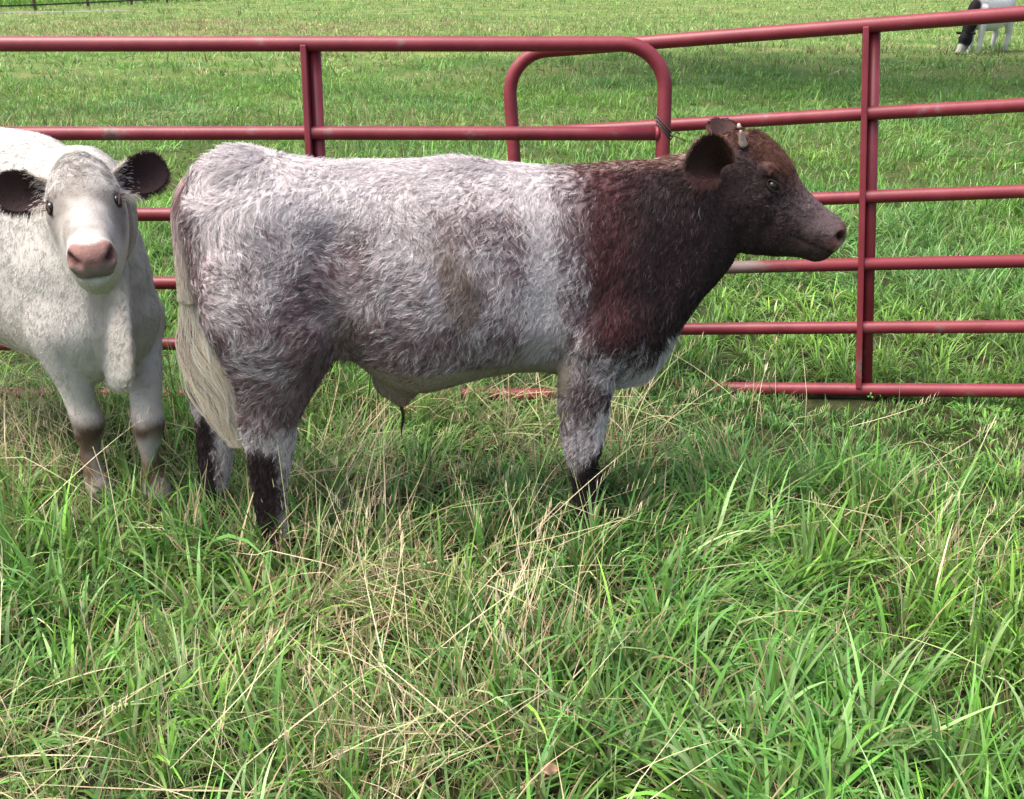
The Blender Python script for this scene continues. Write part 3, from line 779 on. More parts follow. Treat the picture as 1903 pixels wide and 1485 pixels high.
MUD = np.array([.14, .09, .055])
def steer_hair_col(P, gi, ng):
    p, dark, mud, hd, bel, uv = steer_fields(P)
    g = rng.random(ng)[gi]; r = .60 * g + .40 * rng.random(len(P))
    wht = (sstep(-.17, .17, p - r))
    Wc = np.broadcast_to(WHITE, (len(P), 3)) * (1 + .10 * rng.normal(0, 1, (len(P), 1)))
    Wc = np.where(hd[:, None] > .5, np.array([.165, .128, .132]), Wc)
    gv = rng.normal(0, 1, ng)[gi][:, None]
    c = mix(dark * np.exp(rng.normal(0, .22, (len(P), 1)) + .35 * gv), Wc * (1 + .13 * gv), wht)
    c = mix(c, np.broadcast_to(MUD, c.shape), np.clip(mud * (.45 + .6 * rng.random(len(P))), 0, .9))
    c = mix(c, np.broadcast_to(np.array([.30, .24, .175]), c.shape), bel * .75)
    return c
def steer_skin_col(P, N):
    p, dark, mud, hd, bel, (u, w_, v) = steer_fields(P)
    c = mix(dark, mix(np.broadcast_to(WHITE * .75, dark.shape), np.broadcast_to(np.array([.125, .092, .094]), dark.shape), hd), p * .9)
    c = mix(c, np.broadcast_to(MUD, c.shape), mud * .45)
    spots = sstep(.35, .6, vnoise(P, 22, 120)) * .6 + sstep(.1, .7, vnoise(P, 7, 121)) * .5
    bl = mix(np.broadcast_to(np.array([.27, .25, .21]), c.shape), np.broadcast_to(np.array([.15, .105, .065]), c.shape), np.clip(spots * 1.2 + .2, 0, 1) * sstep(-.14, -.02, P[:, 0]))
    c = mix(c, bl, bel)
    sh = np.exp(-(((P[:, 0] + .06) / .06) ** 2 + ((P[:, 2] - .39) / .045) ** 2)); c = mix(c, np.broadcast_to(np.array([.28, .17, .15]), c.shape), sh * bel)
    # nose leather, nostrils, mouth
    nz = hd * sstep(.408, .425, u + .10 * np.abs(w_)) * sstep(-.002, .012, v)
    c = mix(c, np.broadcast_to(np.array([.085, .042, .036]), c.shape), nz)
    tip = hd * sstep(.438, .450, u) * sstep(.0, .01, v); c = mix(c, np.broadcast_to(np.array([.36, .235, .18]), c.shape), tip * .75)
    for s in (-1, 1):
        ns = hd * np.exp(-(((u - .436) / .022) ** 2 + ((w_ - s * .044) / .0125) ** 2 + ((v - .055) / .0135) ** 2)); c = mix(c, np.broadcast_to(np.array([.012, .006, .006]), c.shape), np.clip(ns * 1.4, 0, 1))
    mo = hd * np.exp(-(((v - (-.026 + .028 * (u - .30) / .135)) / .006) ** 2)) * sstep(.285, .30, u); c = mix(c, np.broadcast_to(BLACK * .6, c.shape), mo)
    hf = sstep(.065, .055, P[:, 2]); c = mix(c, np.broadcast_to(np.array([.02, .016, .015]), c.shape), hf)
    return c

def build_steer():
    mb = MB()
    trunk_loft(mb, [(-.628, 0, 1.03, .84, .045, .04), (-.610, 0, 1.10, .72, .095, .09), (-.575, 0, 1.142, .64, .145, .15), (-.52, 0, 1.164, .56, .19, .20), (-.44, 0, 1.174, .53, .222, .22),
                    (-.34, 0, 1.156, .53, .225, .235), (-.20, 0, 1.137, .570, .225, .205), (-.10, 0, 1.137, .492, .235, .238), (.02, 0, 1.136, .460, .240, .265), (.12, 0, 1.134, .480, .240, .265),
                    (.25, 0, 1.124, .503, .225, .250), (.38, 0, 1.112, .500, .195, .225), (.50, 0, 1.112, .465, .165, .205), (.60, 0, 1.118, .440, .145, .195), (.66, 0, 1.120, .448, .135, .182),
                    (.71, 0, 1.122, .465, .125, .160), (.765, 0, 1.130, .535, .112, .140), (.80, 0, 1.134, .600, .106, .125), (.835, 0, 1.140, .650, .100, .112), (.875, 0, 1.149, .700, .098, .102),
                    (.93, 0, 1.160, .760, .088, .092), (.97, 0, 1.160, .81, .06, .06)])
    head_loft(mb, HM, deep=1.22)
    # legs
    for s in (-1, 1):
        near = s < 0
        if near:   # near hind
            leg_loft(mb, [(.98, -.42, -.12, .10, .07), (.86, -.43, -.150, .155, .085), (.72, -.41, -.165, .172, .085), (.64, -.390, -.160, .155, .078), (.57, -.395, -.150, .125, .066), (.49, -.414, -.145, .096, .052),
                          (.42, -.434, -.140, .080, .044), (.36, -.436, -.138, .072, .039), (.29, -.442, -.136, .060, .034), (.20, -.448, -.134, .049, .032), (.13, -.448, -.134, .046, .034), (.09, -.444, -.134, .043, .036), (.04, -.436, -.134, .044, .036), (.0, -.43, -.134, .046, .04)])
            hoof_pair(mb, -.430, -.134, -.005)
            leg_loft(mb, [(.86, .50, -.09, .10, .06), (.76, .52, -.120, .120, .065), (.66, .52, -.140, .115, .065), (.56, .500, -.146, .092, .058), (.48, .491, -.142, .084, .052), (.40, .490, -.138, .076, .045),
                          (.33, .490, -.136, .067, .043), (.28, .490, -.136, .060, .043), (.21, .490, -.136, .038, .032), (.14, .497, -.136, .036, .031), (.09, .506, -.136, .043, .036), (.04, .512, -.136, .046, .038), (0, .515, -.136, .05, .04)])
            hoof_pair(mb, .515, -.136, -.005)
        else:
            leg_loft(mb, [(.98, -.43, .12, .10, .07), (.86, -.45, .150, .150, .085), (.72, -.49, .160, .130, .085), (.62, -.53, .155, .100, .075), (.55, -.565, .145, .085, .062), (.48, -.60, .138, .078, .050),
                          (.41, -.612, .134, .072, .041), (.36, -.612, .132, .068, .037), (.29, -.616, .130, .062, .032), (.20, -.628, .130, .052, .030), (.13, -.638, .130, .048, .033), (.06, -.652, .130, .042, .036), (.0, -.65, .13, .045, .04)])
            hoof_pair(mb, -.645, .130, -.005)
            leg_loft(mb, [(.86, .50, .09, .10, .06), (.76, .52, .120, .120, .065), (.66, .53, .140, .105, .065), (.56, .530, .140, .085, .055), (.46, .535, .130, .068, .046), (.38, .540, .128, .058, .041),
                          (.30, .545, .126, .050, .039), (.21, .55, .126, .036, .030), (.14, .562, .126, .034, .030), (.08, .575, .126, .040, .034), (0, .588, .126, .046, .04)])
            hoof_pair(mb, .588, .126, -.005)
    # sheath
    leg_loft(mb, [(.56, -.02, 0, .10, .06), (.50, -.040, 0, .092, .050), (.445, -.050, 0, .062, .036), (.420, -.048, 0, .032, .022), (.400, -.046, 0, .014, .012)], 14)
    # flank fold
    leg_loft(mb, [(.72, -.24, -.14, .10, .05), (.66, -.24, -.13, .09, .040), (.61, -.24, -.12, .06, .03)], 10)
    leg_loft(mb, [(.66, -.28, .14, .10, .05), (.60, -.27, .13, .09, .045), (.54, -.25, .11, .06, .035)], 10)
    B = face_brushes(HM, STEER_EYE)
    B += [((-.42, -.2, 1.03), .07, .012), ((-.60, -.09, 1.02), .05, .012), ((.52, -.20, .86), .11, .008), ((.60, -.2, .66), .07, .016), ((-.22, -.22, .96), .085, -.030), ((-.36, -.2, 1.10), .05, .014), ((-.30, -.24, .68), .07, .020), ((.46, -.2, .64), .05, .018), ((.02, -.26, .80), .14, .010),
          ((.36, -.25, .75), .06, -.010), ((.38, -.2, .60), .06, -.018), ((-.22, -.24, .62), .06, -.014), ((.70, -.14, .80), .10, -.008), ((-.445, -.19, .42), .03, .006)]
    B += [(xf(HM, (.0, 0, .14)), .065, (0, 0, .016))]
    for sg in (-1, 1):      # cheek edge, fold under the eye, jaw line, upper lip swell
        B += [(xf(HM, (.175 + .012 * k, sg * .085, .030 - .010 * k)), .011, -.005) for k in range(5)]
        B += [(xf(HM, (.150 + .018 * k, sg * .088, .012 - .012 * k)), .016, .005) for k in range(4)]
        B += [(xf(HM, (.22 + .01 * k, sg * .075, -.05 - .022 * k)), .016, -.007) for k in range(5)]
        B += [(xf(HM, (.36, sg * .06, .02)), .03, .006), (xf(HM, (.30, sg * .062, .075)), .022, .004), (xf(HM, (.10, sg * .1, -.04)), .05, .008)]
    for k in range(7):   # soft ribs
        B.append(((-.05 + .06 * k, -.27, .85), .035, .005 if k % 2 else -.004))
    b = skin_body(mb, "body", steer, .0062, 9, B, steer_skin_col, M_SKIN)
    eye_parts(HM, steer, STEER_EYE, lid_col=(.022, .015, .014))
    return b
sb = build_steer()

def steer_dir(P, N):
    X, Y, Z = P[:, 0], P[:, 1], P[:, 2]; n = len(P)
    D = np.zeros((n, 3)); D[:, 0] = -.35; D[:, 2] = -1.0
    top = sstep(1.02, 1.12, Z)
    D[:, 0] -= top * .9; D[:, 1] += np.sign(Y) * top * .5; D[:, 2] *= 1 - .6 * top
    # swirls over haunch and lower ribs
    th = 1.9 * vnoise(P, 3.6, 201) + 1.2 * vnoise(P, 9, 202) + .40 * vnoise(P, 24, 203)
    amp = np.clip(.10 + .95 * sstep(.12, -.12, X) + .7 * sstep(.75, .6, Z), 0, 1) * sstep(.30, .42, Z)
    th = th * amp
    c, s = np.cos(th), np.sin(th); dx = D[:, 0] * c - D[:, 2] * s; dz = D[:, 0] * s + D[:, 2] * c
    D[:, 0] = dx; D[:, 2] = dz
    q = head_uvw(HM, P); hd = sstep(-.06, 0, q[:, 0]) * (X > .86)
    A = np.array(HM)[:3, :3]; f = A @ np.array([.7, 0, 0]); th2 = 2.2 * vnoise(P, 24, 205) * sstep(.06, .13, q[:, 2]) * sstep(.24, .16, q[:, 0])
    H = np.zeros((n, 3)); H[:, 0] = f[0]; H[:, 2] = f[2] - .5 * sstep(.1, .0, q[:, 2])
    c, s = np.cos(th2), np.sin(th2); H[:, 0], H[:, 2] = H[:, 0] * c - H[:, 2] * s, H[:, 0] * s + H[:, 2] * c
    D = mix(D, H, hd)
    leg = sstep(.42, .36, Z); D = mix(D, np.tile(np.array([-.15, 0, -1.0]), (n, 1)), leg)
    return D + rng.normal(0, .05, (n, 3))
def steer_len(P, N):
    X, Z = P[:, 0], P[:, 2]; n = len(P)
    L = .027 + .007 * vnoise(P, 6, 211) + .007 * sstep(.8, .65, Z); L += .014 * sstep(1.10, 1.14, Z) * (np.exp(-((X + .49) / .09) ** 2) + .7 * np.exp(-((X - .18) / .08) ** 2) + .3)
    bel = sstep(.60, .57, Z) * sstep(-.27, -.21, X) * sstep(.455, .42, X) * np.where(X > .3, sstep(.46, .49, Z), 1); L = L * (1 - .62 * bel)
    L = np.where(Z < .40, .022, L); L = np.where(Z < .16, .014, L)
    L += .010 * sstep(.60, .66, X) * sstep(.66, .56, Z)
    q = head_uvw(HM, P); hd = sstep(-.08, -.02, q[:, 0]) * (X > .86)
    hl = .011 + .024 * sstep(.09, .13, q[:, 2]) * sstep(.20, .12, q[:, 0]) - .004 * sstep(.25, .35, q[:, 0])
    eyed = np.exp(-(((q[:, 0] - .152) / .03) ** 2 + ((q[:, 2] - .067) / .022) ** 2)); hl = hl * (1 - .6 * eyed)
    return L * (1 - hd) + hd * hl
def steer_dens(P, N):
    q = head_uvw(HM, P); hd = (q[:, 0] > -.02) & (P[:, 0] > .86)
    d = np.where(N[:, 1] > .35, .28, 1.0); d = np.where(hd, d * 1.8, d)
    nose = hd & (q[:, 0] + .10 * np.abs(q[:, 1]) > .412) & (q[:, 2] > .0); d = np.where(nose, 0.0, d)
    for s in (-1, 1):
        e = ((q[:, 0] - .152) / .028) ** 2 + ((q[:, 2] - .067) / .018) ** 2 + ((q[:, 1] - s * .095) / .03) ** 2 < 1; d = np.where(e & (P[:, 0] > .86), 0, d)
    return np.where(P[:, 2] < .05, 0, d)
def steer_lift(P, N):
    X, Z = P[:, 0], P[:, 2]; l = np.full(len(P), .25)
    l += .9 * sstep(1.10, 1.15, Z) * (np.exp(-((X + .46) / .07) ** 2) + .8 * np.exp(-((X - .18) / .08) ** 2))
    l += .3 * sstep(.60, .66, X) * sstep(.66, .56, Z)
    q = head_uvw(HM, P); hd = (q[:, 0] > 0) & (X > .86); return np.where(hd & (q[:, 2] < .10), .40, l)
fur(sb, "coat", steer, 38000, 7, steer_dens, steer_len, steer_dir, steer_hair_col, rad=.00056, clump=.76, spread=.0064, curl=.0028, f_lift=steer_lift)

# horns
def horn(M, parent, s, lean_):
    u, w_, v = .000, .074, .112; pts = []; rr = []
    for t in np.linspace(0, 1, 9):
        pts.append(xf(M, (u - .042 * t + lean_ * t * t, s * (w_ + .020 * t), v + .032 * t))); rr.append(.0120 * (1 - .60 * t ** 1.6))
    pts.append(xf(M, (u - .0440 + lean_, s * (w_ + .0205), v + .0335))); rr.append(.0018)
    mb = MB(); mb.tube(pts, rr, 14); mb.build("horn", M_HORN, parent)
horn(HM, steer, -1, .004); horn(HM, steer, 1, .004)

def steer_ear_col(P, side, rim, s, t):
    base = np.where(side[:, None] == 1, np.array([.085, .040, .034]), np.array([.045, .022, .018]))
    return np.where((rim & (s < .75))[:, None], np.array([.13, .06, .05]), base)
ear(steer, "ear", (.892, -.128, 1.102), (-.76, -.12, .52), (-.26, -.94, .14), .132, .135, (.030, .014, .012), (.07, .035, .03), .022, steer_ear_col, 3600)
ear(steer, "ear", (.965, .070, 1.140), (-.02, .66, .60), (.10, -.60, .62), .115, .100, (.060, .032, .030), (.10, .055, .05), .018, steer_ear_col, 2200)

# tail
def steer_tail():
    pts = [(-.530, 0, 1.090), (-.605, -.01, 1.08), (-.635, -.02, 1.0), (-.638, -.03, .88), (-.635, -.035, .76), (-.625, -.04, .66), (-.60, -.045, .57), (-.575, -.05, .50)]
    A = interp_table([(*p, r) for p, r in zip(pts, (.034, .026, .022, .019, .016, .014, .011, .007))], 26)
    mb = MB(); mb.tube([a[:3] for a in A], list(A[:, 3]), 14)
    t = mb.build("tail", M_SKIN, steer)
    n = len(t.data.vertices); co = np.zeros(n * 3, np.float32); t.data.vertices.foreach_get("co", co); co = co.reshape(-1, 3)
    base = mix(np.broadcast_to(np.array([.62, .55, .48]), (n, 3)), np.broadcast_to(np.array([.22, .14, .14]), (n, 3)), sstep(.85, 1.05, co[:, 2]))
    at = t.data.attributes.new("Col", 'FLOAT_COLOR', 'POINT'); at.data.foreach_set("color", np.c_[base, np.ones(n)].astype(np.float32).ravel())
    # hair: follows the bone, then falls in a long switch that swings forward
    path = np.array([(-.575, -.005, 1.12), (-.632, -.02, 1.0), (-.640, -.03, .88), (-.638, -.035, .76), (-.632, -.04, .66), (-.608, -.05, .56), (-.578, -.055, .475), (-.558, -.058, .40), (-.538, -.06, .325)])
    B = interp_table(path, 60); N = 11000; K = 10
    s0 = rng.random(N) ** .8 * .72; ln = np.where(s0 < .42, rng.uniform(.05, .12, N), rng.uniform(.2, .42, N)); s1 = np.minimum(1, s0 + ln)
    a = rng.uniform(0, 2 * PI, N); rad = rng.random(N) ** .5
    Q = np.zeros((N, K, 3)); gid = rng.integers(0, 220, N); gph = rng.uniform(0, 2 * PI, 220); gx = rng.normal(0, 1, (220, 2))
    for k in range(K):
        f = k / (K - 1); s = s0 + (s1 - s0) * f; ix = s * 59; i0 = np.minimum(ix.astype(int), 58); fr = (ix - i0)[:, None]
        c = B[i0] * (1 - fr) + B[i0 + 1] * fr
        wd = (.016 + .024 * sstep(.25, .0, s) + .011 * sstep(.50, .68, s) - .022 * sstep(.74, 1.0, s)) * (.45 + .55 * rad) * (.92 + .22 * f)
        wd = np.where(s < .45, np.maximum(wd, .8 * (.024 + .020 * sstep(.25, 0, s)) ) * (.9 + .25 * f), wd)
        g = gx[gid] * .013 * sstep(.4, .7, s)[:, None] * (1 - .6 * sstep(.85, 1, s))[:, None]
        Q[:, k] = c + np.stack([np.cos(a) * wd + g[:, 0] + .013 * np.sin(gph[gid] + 19 * s) * sstep(.35, .6, s), np.sin(a) * wd * (.6 + .5 * sstep(.65, .40, s)) + g[:, 1] * .6, .004 * np.cos(gph[gid] + 9 * s)], 1)
    cz = sstep(.45, .05, s0) ; cc = mix(np.broadcast_to(np.array([.92, .79, .63]), (N, 3)), np.broadcast_to(np.array([.50, .42, .42]), (N, 3)), cz)
    dk = (rng.random(N) < (.03 + .55 * sstep(.30, .0, s0))); cc = np.where(dk[:, None], np.array([.20, .12, .12]), cc) * np.exp(rng.normal(0, .15, (N, 1)) + .22 * rng.normal(0, 1, 220)[gid][:, None])
    ks = np.linspace(0, 1, K); curves_obj("tail_hair", Q, .00060 * (1 - .7 * ks ** 2)[None, :] * np.ones((N, 1)), cc, M_HAIR, t)
steer_tail()

# the strand of hair hanging from the sheath
def sheath_hair():
    N = 24; K = 7; s = np.linspace(0, 1, K); Q = np.zeros((N, K, 3)); o = rng.normal(0, .004, (N, 2))
    for k in range(K): Q[:, k] = np.c_[-.047 + o[:, 0] * (1 - s[k]) + .004 * math.sin(5 * s[k]), o[:, 1] * (1 - s[k]), .405 - .11 * s[k] * np.ones(N)]
    curves_obj("sheath_hair", Q, .0007 * (1 - .6 * s)[None, :] * np.ones((N, 1)), np.tile(np.array([.05, .035, .03]), (N, 1)), M_HAIR, steer)
sheath_hair()

# ================================================================== the white calf on the left
CALF_YAW = math.radians(-32)
calf = empty("calf", (-1.24, 3.25, -0.01), "white calf with dark ears facing the camera, cut off at the left edge", "calf", CALF_YAW)
def to_calf(p):
    d = np.array(p, float) - np.array([-1.24, 3.25, -.01]); c, s = math.cos(-CALF_YAW), math.sin(-CALF_YAW)
    return np.array([d[0] * c - d[1] * s, d[0] * s + d[1] * c, d[2]])
CH_O = to_calf((-1.178, 3.030, 1.012))
CHM = head_matrix(tuple(CH_O), math.radians(-69) - CALF_YAW, math.radians(14), math.radians(3), .93)
CALF_EYE = (.152, .094, .080)
CW = np.array([.50, .475, .44])

def calf_fields(P, N=None):
    X, Y, Z = P[:, 0], P[:, 1], P[:, 2]; n = len(P)
    n1, n2, n3 = vnoise(P, 5, 301), vnoise(P, 14, 302), vnoise(P, 34, 303)
    c = np.broadcast_to(CW, (n, 3)) * (1 + .05 * n1[:, None])
    c = mix(c, np.broadcast_to(np.array([.50, .43, .34]), (n, 3)), .50 * sstep(-.3, .9, n1 + .15 * n2) * sstep(.95, .6, Z))
    # muddy knees and shins
    kn = np.exp(-((Z - .265 + .05 * n2 + .03 * n1) / .06) ** 2) * (X > -.35) * sstep(-1.3, -.1, n1 + 1.0 * n2); c = mix(c, np.broadcast_to(np.array([.085, .055, .034]), (n, 3)), np.clip(kn * 1.15, 0, 1))
    sh = sstep(.31, .20, Z + .03 * n2) * (.80 + .8 * n2 + .5 * n3); c = mix(c, np.broadcast_to(np.array([.13, .09, .06]), (n, 3)), np.clip(sh, 0, 1))
    q = head_uvw(CHM, P); u, w_, v = q[:, 0], q[:, 1], q[:, 2]
    hd = ((u > -.05) & (np.abs(w_) < .15) & (v > -.25) & (u < .5)).astype(float)
    g = hd * sstep(.06, .12, v) * sstep(.27, .18, u) * sstep(.11, .06, np.abs(w_)) * (.62 + .45 * n2 + .55 * n3)
    c = mix(c, np.broadcast_to(np.array([.15, .128, .115]), (n, 3)), np.clip(g, 0, .8))
    ey = hd * np.exp(-(((u - .160) / .045) ** 2 + ((v - .070) / .036) ** 2)) * (np.abs(w_) > .05)
    c = mix(c, np.broadcast_to(np.array([.11, .092, .082]), (n, 3)), np.clip(ey * .95, 0, 1))
    br = hd * sstep(.06, .20, u) * sstep(.43, .38, u) * sstep(.0, .06, v) * (.66 + .40 * n2 + .30 * n3); c = mix(c, np.broadcast_to(np.array([.20, .178, .155]), (n, 3)), np.clip(br, 0, .85))
    ck = hd * np.exp(-(((u - .20) / .05) ** 2 + ((v - .01) / .04) ** 2)) * (np.abs(w_) > .04); c = mix(c, np.broadcast_to(np.array([.15, .135, .125]), (n, 3)), np.clip(ck * .8, 0, 1))
    eb = hd * sstep(.03, -.02, u) * (np.abs(w_) > .075); c = mix(c, np.broadcast_to(np.array([.20, .17, .16]), (n, 3)), eb * .6)
    return c, hd, u, w_, v, n2
def calf_skin(P, N):
    c, hd, u, w_, v, n2 = calf_fields(P, N); c = c * .92
    nz = hd * sstep(.412, .424, u + .10 * np.abs(w_)) * sstep(.030, .040, v) * sstep(.097, .088, v)
    c = mix(c, np.broadcast_to(np.array([.23, .128, .108]), c.shape) * (1 + .25 * vnoise(P, 60, 310)[:, None]), nz)
    lo = hd * sstep(.41, .43, u) * sstep(.044, .034, v) * sstep(.004, .014, v); c = mix(c, np.broadcast_to(np.array([.13, .085, .06]), c.shape), lo * .85)
    for s in (-1, 1):
        ns = hd * np.exp(-(((u - .436) / .022) ** 2 + ((w_ - s * .043) / .0135) ** 2 + ((v - .055) / .0135) ** 2)); c = mix(c, np.broadcast_to(np.array([.06, .02, .02]), c.shape), np.clip(ns * 1.4, 0, 1))
    mo = hd * np.exp(-(((v - (-.026 + .028 * (u - .30) / .135)) / .005) ** 2)) * sstep(.285, .30, u); c = mix(c, np.broadcast_to(np.array([.05, .03, .025]), c.shape), mo * .9)
    hf = sstep(.065, .055, P[:, 2]); return mix(c, np.broadcast_to(np.array([.05, .035, .025]), c.shape), hf)
def calf_hair(P, gi, ng):
    c, hd, *_ = calf_fields(P); return c * np.exp(rng.normal(0, .13, (len(P), 1)) + (.035 + .16 * hd[:, None]) * rng.normal(0, 1, ng)[gi][:, None])

def build_calf():
    mb = MB(); o = -.62
    T = [(-1.06, 0, .98, .84, .04, .04), (-1.04, 0, 1.07, .72, .10, .10), (-1.0, 0, 1.125, .62, .16, .16), (-.93, 0, 1.155, .54, .20, .20), (-.84, 0, 1.185, .53, .225, .225), (-.70, 0, 1.180, .52, .23, .250), (-.54, 0, 1.180, .50, .235, .258),
         (-.38, 0, 1.180, .485, .225, .25), (-.24, 0, 1.170, .465, .195, .235), (-.13, 0, 1.130, .44, .165, .222), (-.03, 0, 1.09, .43, .14, .200), (.04, 0, 1.04, .47, .115, .165), (.09, 0, .97, .53, .085, .12), (.115, 0, .86, .62, .04, .06)]
    trunk_loft(mb, T)
    # neck: rises from the shoulders and turns to carry the head
    h0 = CH_O; hx = xf(CHM, (-.02, 0, -.03)); hy = xf(CHM, (.06, 0, -.07))
    N_ = [((-.34, 0, .84), .07, .08), ((-.27, 0, .87), .15, .19), ((-.17, 0, .90), .165, .215), ((-.09, 0, .93), .155, .21), ((-.01, -.02, .965), .135, .20), (tuple(hx * .45 + np.array((.04, -.02, .98)) * .55), .115, .165), (tuple(hx), .100, .13), (tuple(hy), .08, .10)]
    A = interp_table([(*c, w_, h) for c, w_, h in N_], 24); R = []
    for i, a in enumerate(A):
        t = A[min(i + 1, 23), :3] - A[max(i - 1, 0), :3]; t /= np.linalg.norm(t); lat = np.cross((0, 0, 1), t); lat /= np.linalg.norm(lat); up = np.cross(t, lat)
        R.append(sect(a[:3], lat, up, a[3], a[3], a[4], a[4], 36, 2.1))
    mb.rings(R)
    head_loft(mb, CHM, 1.13, deep=.80)
    # dewlap / brisket fold
    A = interp_table([(*p, w_, h) for p, w_, h in (((.06, -.01, .86), .03, .06), ((.105, -.050, .74), .030, .065), ((.130, -.080, .64), .026, .065), ((.140, -.092, .55), .024, .062), ((.130, -.092, .485), .023, .050), ((.105, -.086, .445), .014, .028))], 16)
    mb.rings([[np.array((a[0] - .02 + (a[4] + .01) * math.cos(q), a[1] + .012 + .72 * a[3] * math.sin(q), a[2])) for q in np.linspace(0, 2 * PI, 20, endpoint=False)] for a in A])
    # front legs: (image left = its right)
    fr = to_calf((-1.345, 3.22, 0)); fl = to_calf((-1.155, 3.215, 0))
    for k, f in enumerate((fr, fl)):
        x, y = f[0], f[1]; yb = -.135 if k == 0 else .135; xb = -.10
        leg_loft(mb, [(.84, xb - .02, yb * .6, .10, .07), (.73, xb, yb * .85, .115, .075), (.62, xb * .8 + x * .2, yb, .100, .070), (.52, xb * .5 + x * .5, yb * .7 + y * .3, .078, .062), (.44, xb * .2 + x * .8, yb * .35 + y * .65, .062, .052),
                      (.36, x - .005, y * .9 + yb * .1, .052, .045), (.305, x + .008, y, .054, .050), (.26, x + .002, y, .043, .042), (.20, x - .006, y, .031, .029), (.13, x, y, .033, .033), (.085, x + .01, y, .041, .041), (.04, x + .02, y, .044, .044), (0, x + .022, y, .05, .048)])
        hoof_pair(mb, x + .02, y, -.005)
    for s in (-1, 1):
        leg_loft(mb, [(.98, -.86, s * .12, .10, .07), (.84, -.88, s * .145, .145, .085), (.70, -.88, s * .155, .135, .085), (.58, -.86, s * .145, .10, .065), (.48, -.90, s * .135, .068, .048), (.40, -.955, s * .13, .058, .040), (.30, -.96, s * .13, .046, .034),
                      (.20, -.96, s * .13, .036, .030), (.10, -.95, s * .13, .040, .036), (0, -.94, s * .13, .046, .04)])
        hoof_pair(mb, -.94, s * .13, -.005)
    B = face_brushes(CHM, CALF_EYE) + [(xf(CHM, (-.02, 0, .12)), .080, (0, 0, .032)), (xf(CHM, (.05, 0, .15)), .05, (0, 0, .008)), ((.02, -.16, .62), .07, .016), ((.02, .16, .62), .07, .016), ((.09, -.06, .70), .05, -.016), ((.09, .07, .70), .05, -.014), ((-.08, -.2, .82), .09, .012)]
    b = skin_body(mb, "body", calf, .0062, 8, B, calf_skin, M_SKIN)
    eye_parts(CHM, calf, CALF_EYE, lid_col=(.045, .028, .024), size=1.05)
    return b
cb = build_calf()
def calf_dir(P, N):
    n = len(P); D = np.tile(np.array([-.5, 0, -1.0]), (n, 1)); Z = P[:, 2]
    D += .45 * np.stack([vnoise(P, 6, 401), vnoise(P, 6, 402), vnoise(P, 6, 403)], 1)
    q = head_uvw(CHM, P); u, w_, v = q[:, 0], q[:, 1], q[:, 2]
    hd = ((u > -.05) & (np.abs(w_) < .15) & (v > -.25) & (u < .5)).astype(float)
    A = np.array(CHM)[:3, :3] / .93; sw = sstep(.05, .12, v) * sstep(.24, .1, u)
    hv = np.stack([.8 - .5 * sw + sw * .9 * vnoise(P, 22, 405), .5 * np.sign(w_) * sstep(0, .1, np.abs(w_)) + sw * .9 * vnoise(P, 22, 406), -.3 * np.ones(n)], 1) @ A.T
    return mix(D, hv, hd) + rng.normal(0, .1, (n, 3))
def calf_len(P, N):
    q = head_uvw(CHM, P); u, w_, v = q[:, 0], q[:, 1], q[:, 2]; hd = (u > -.05) & (np.abs(w_) < .15) & (v > -.25) & (u < .5)
    L = np.full(len(P), .019); L = np.where(P[:, 2] < .45, .013, L)
    return np.where(hd, .0085 + .012 * sstep(.09, .13, v) * sstep(.20, .10, u) - .003 * sstep(.26, .36, u), L)
def calf_dens(P, N):
    q = head_uvw(CHM, P); u, w_, v = q[:, 0], q[:, 1], q[:, 2]; hd = (u > -.05) & (np.abs(w_) < .15) & (v > -.25) & (u < .5)
    d = np.where(P[:, 0] < -.75, .25, 1.0); d = np.where(hd, 1.9, d)
    d = np.where(hd & (u + .10 * np.abs(w_) > .410) & (v > .004) & (v < .095), 0, d)
    for s in (-1, 1): d = np.where(hd & (((u - .152) / .030) ** 2 + ((v - .080) / .020) ** 2 + ((w_ - s * .095) / .03) ** 2 < 1), 0, d)
    return np.where(P[:, 2] < .05, 0, d)
fur(cb, "coat", calf, 26000, 6, calf_dens, calf_len, calf_dir, calf_hair, rad=.00042, clump=.12, spread=.0095, curl=.0012, lift=.22)
def calf_ear_col(P, side, rim, s, t):
    inner = np.where((s < .30 + .20 * np.sin(37 * t) * np.sin(23 * s + 5 * t))[:, None], np.array([.75, .68, .60]), np.array([.035, .020, .020]))
    return np.where(side[:, None] == 1, np.where((s > .8)[:, None], np.array([.12, .09, .08]), np.array([.72, .66, .60])), inner)
Ae = np.array(CHM)[:3, :3] / .93
for s in (-1, 1):
    ear(calf, "ear", xf(CHM, (-.015, s * .088, .055)), Ae @ np.array([-.20, s * 1.0, .20 if s > 0 else .04]), Ae @ np.array([.85, s * .25, .30]), .150, .114, (lambda a, b: (.40, .35, .31) if a < .16 + .05 * math.sin(9 * b) else (.030, .017, .017)), (.45, .40, .36), .018, calf_ear_col, 3600)

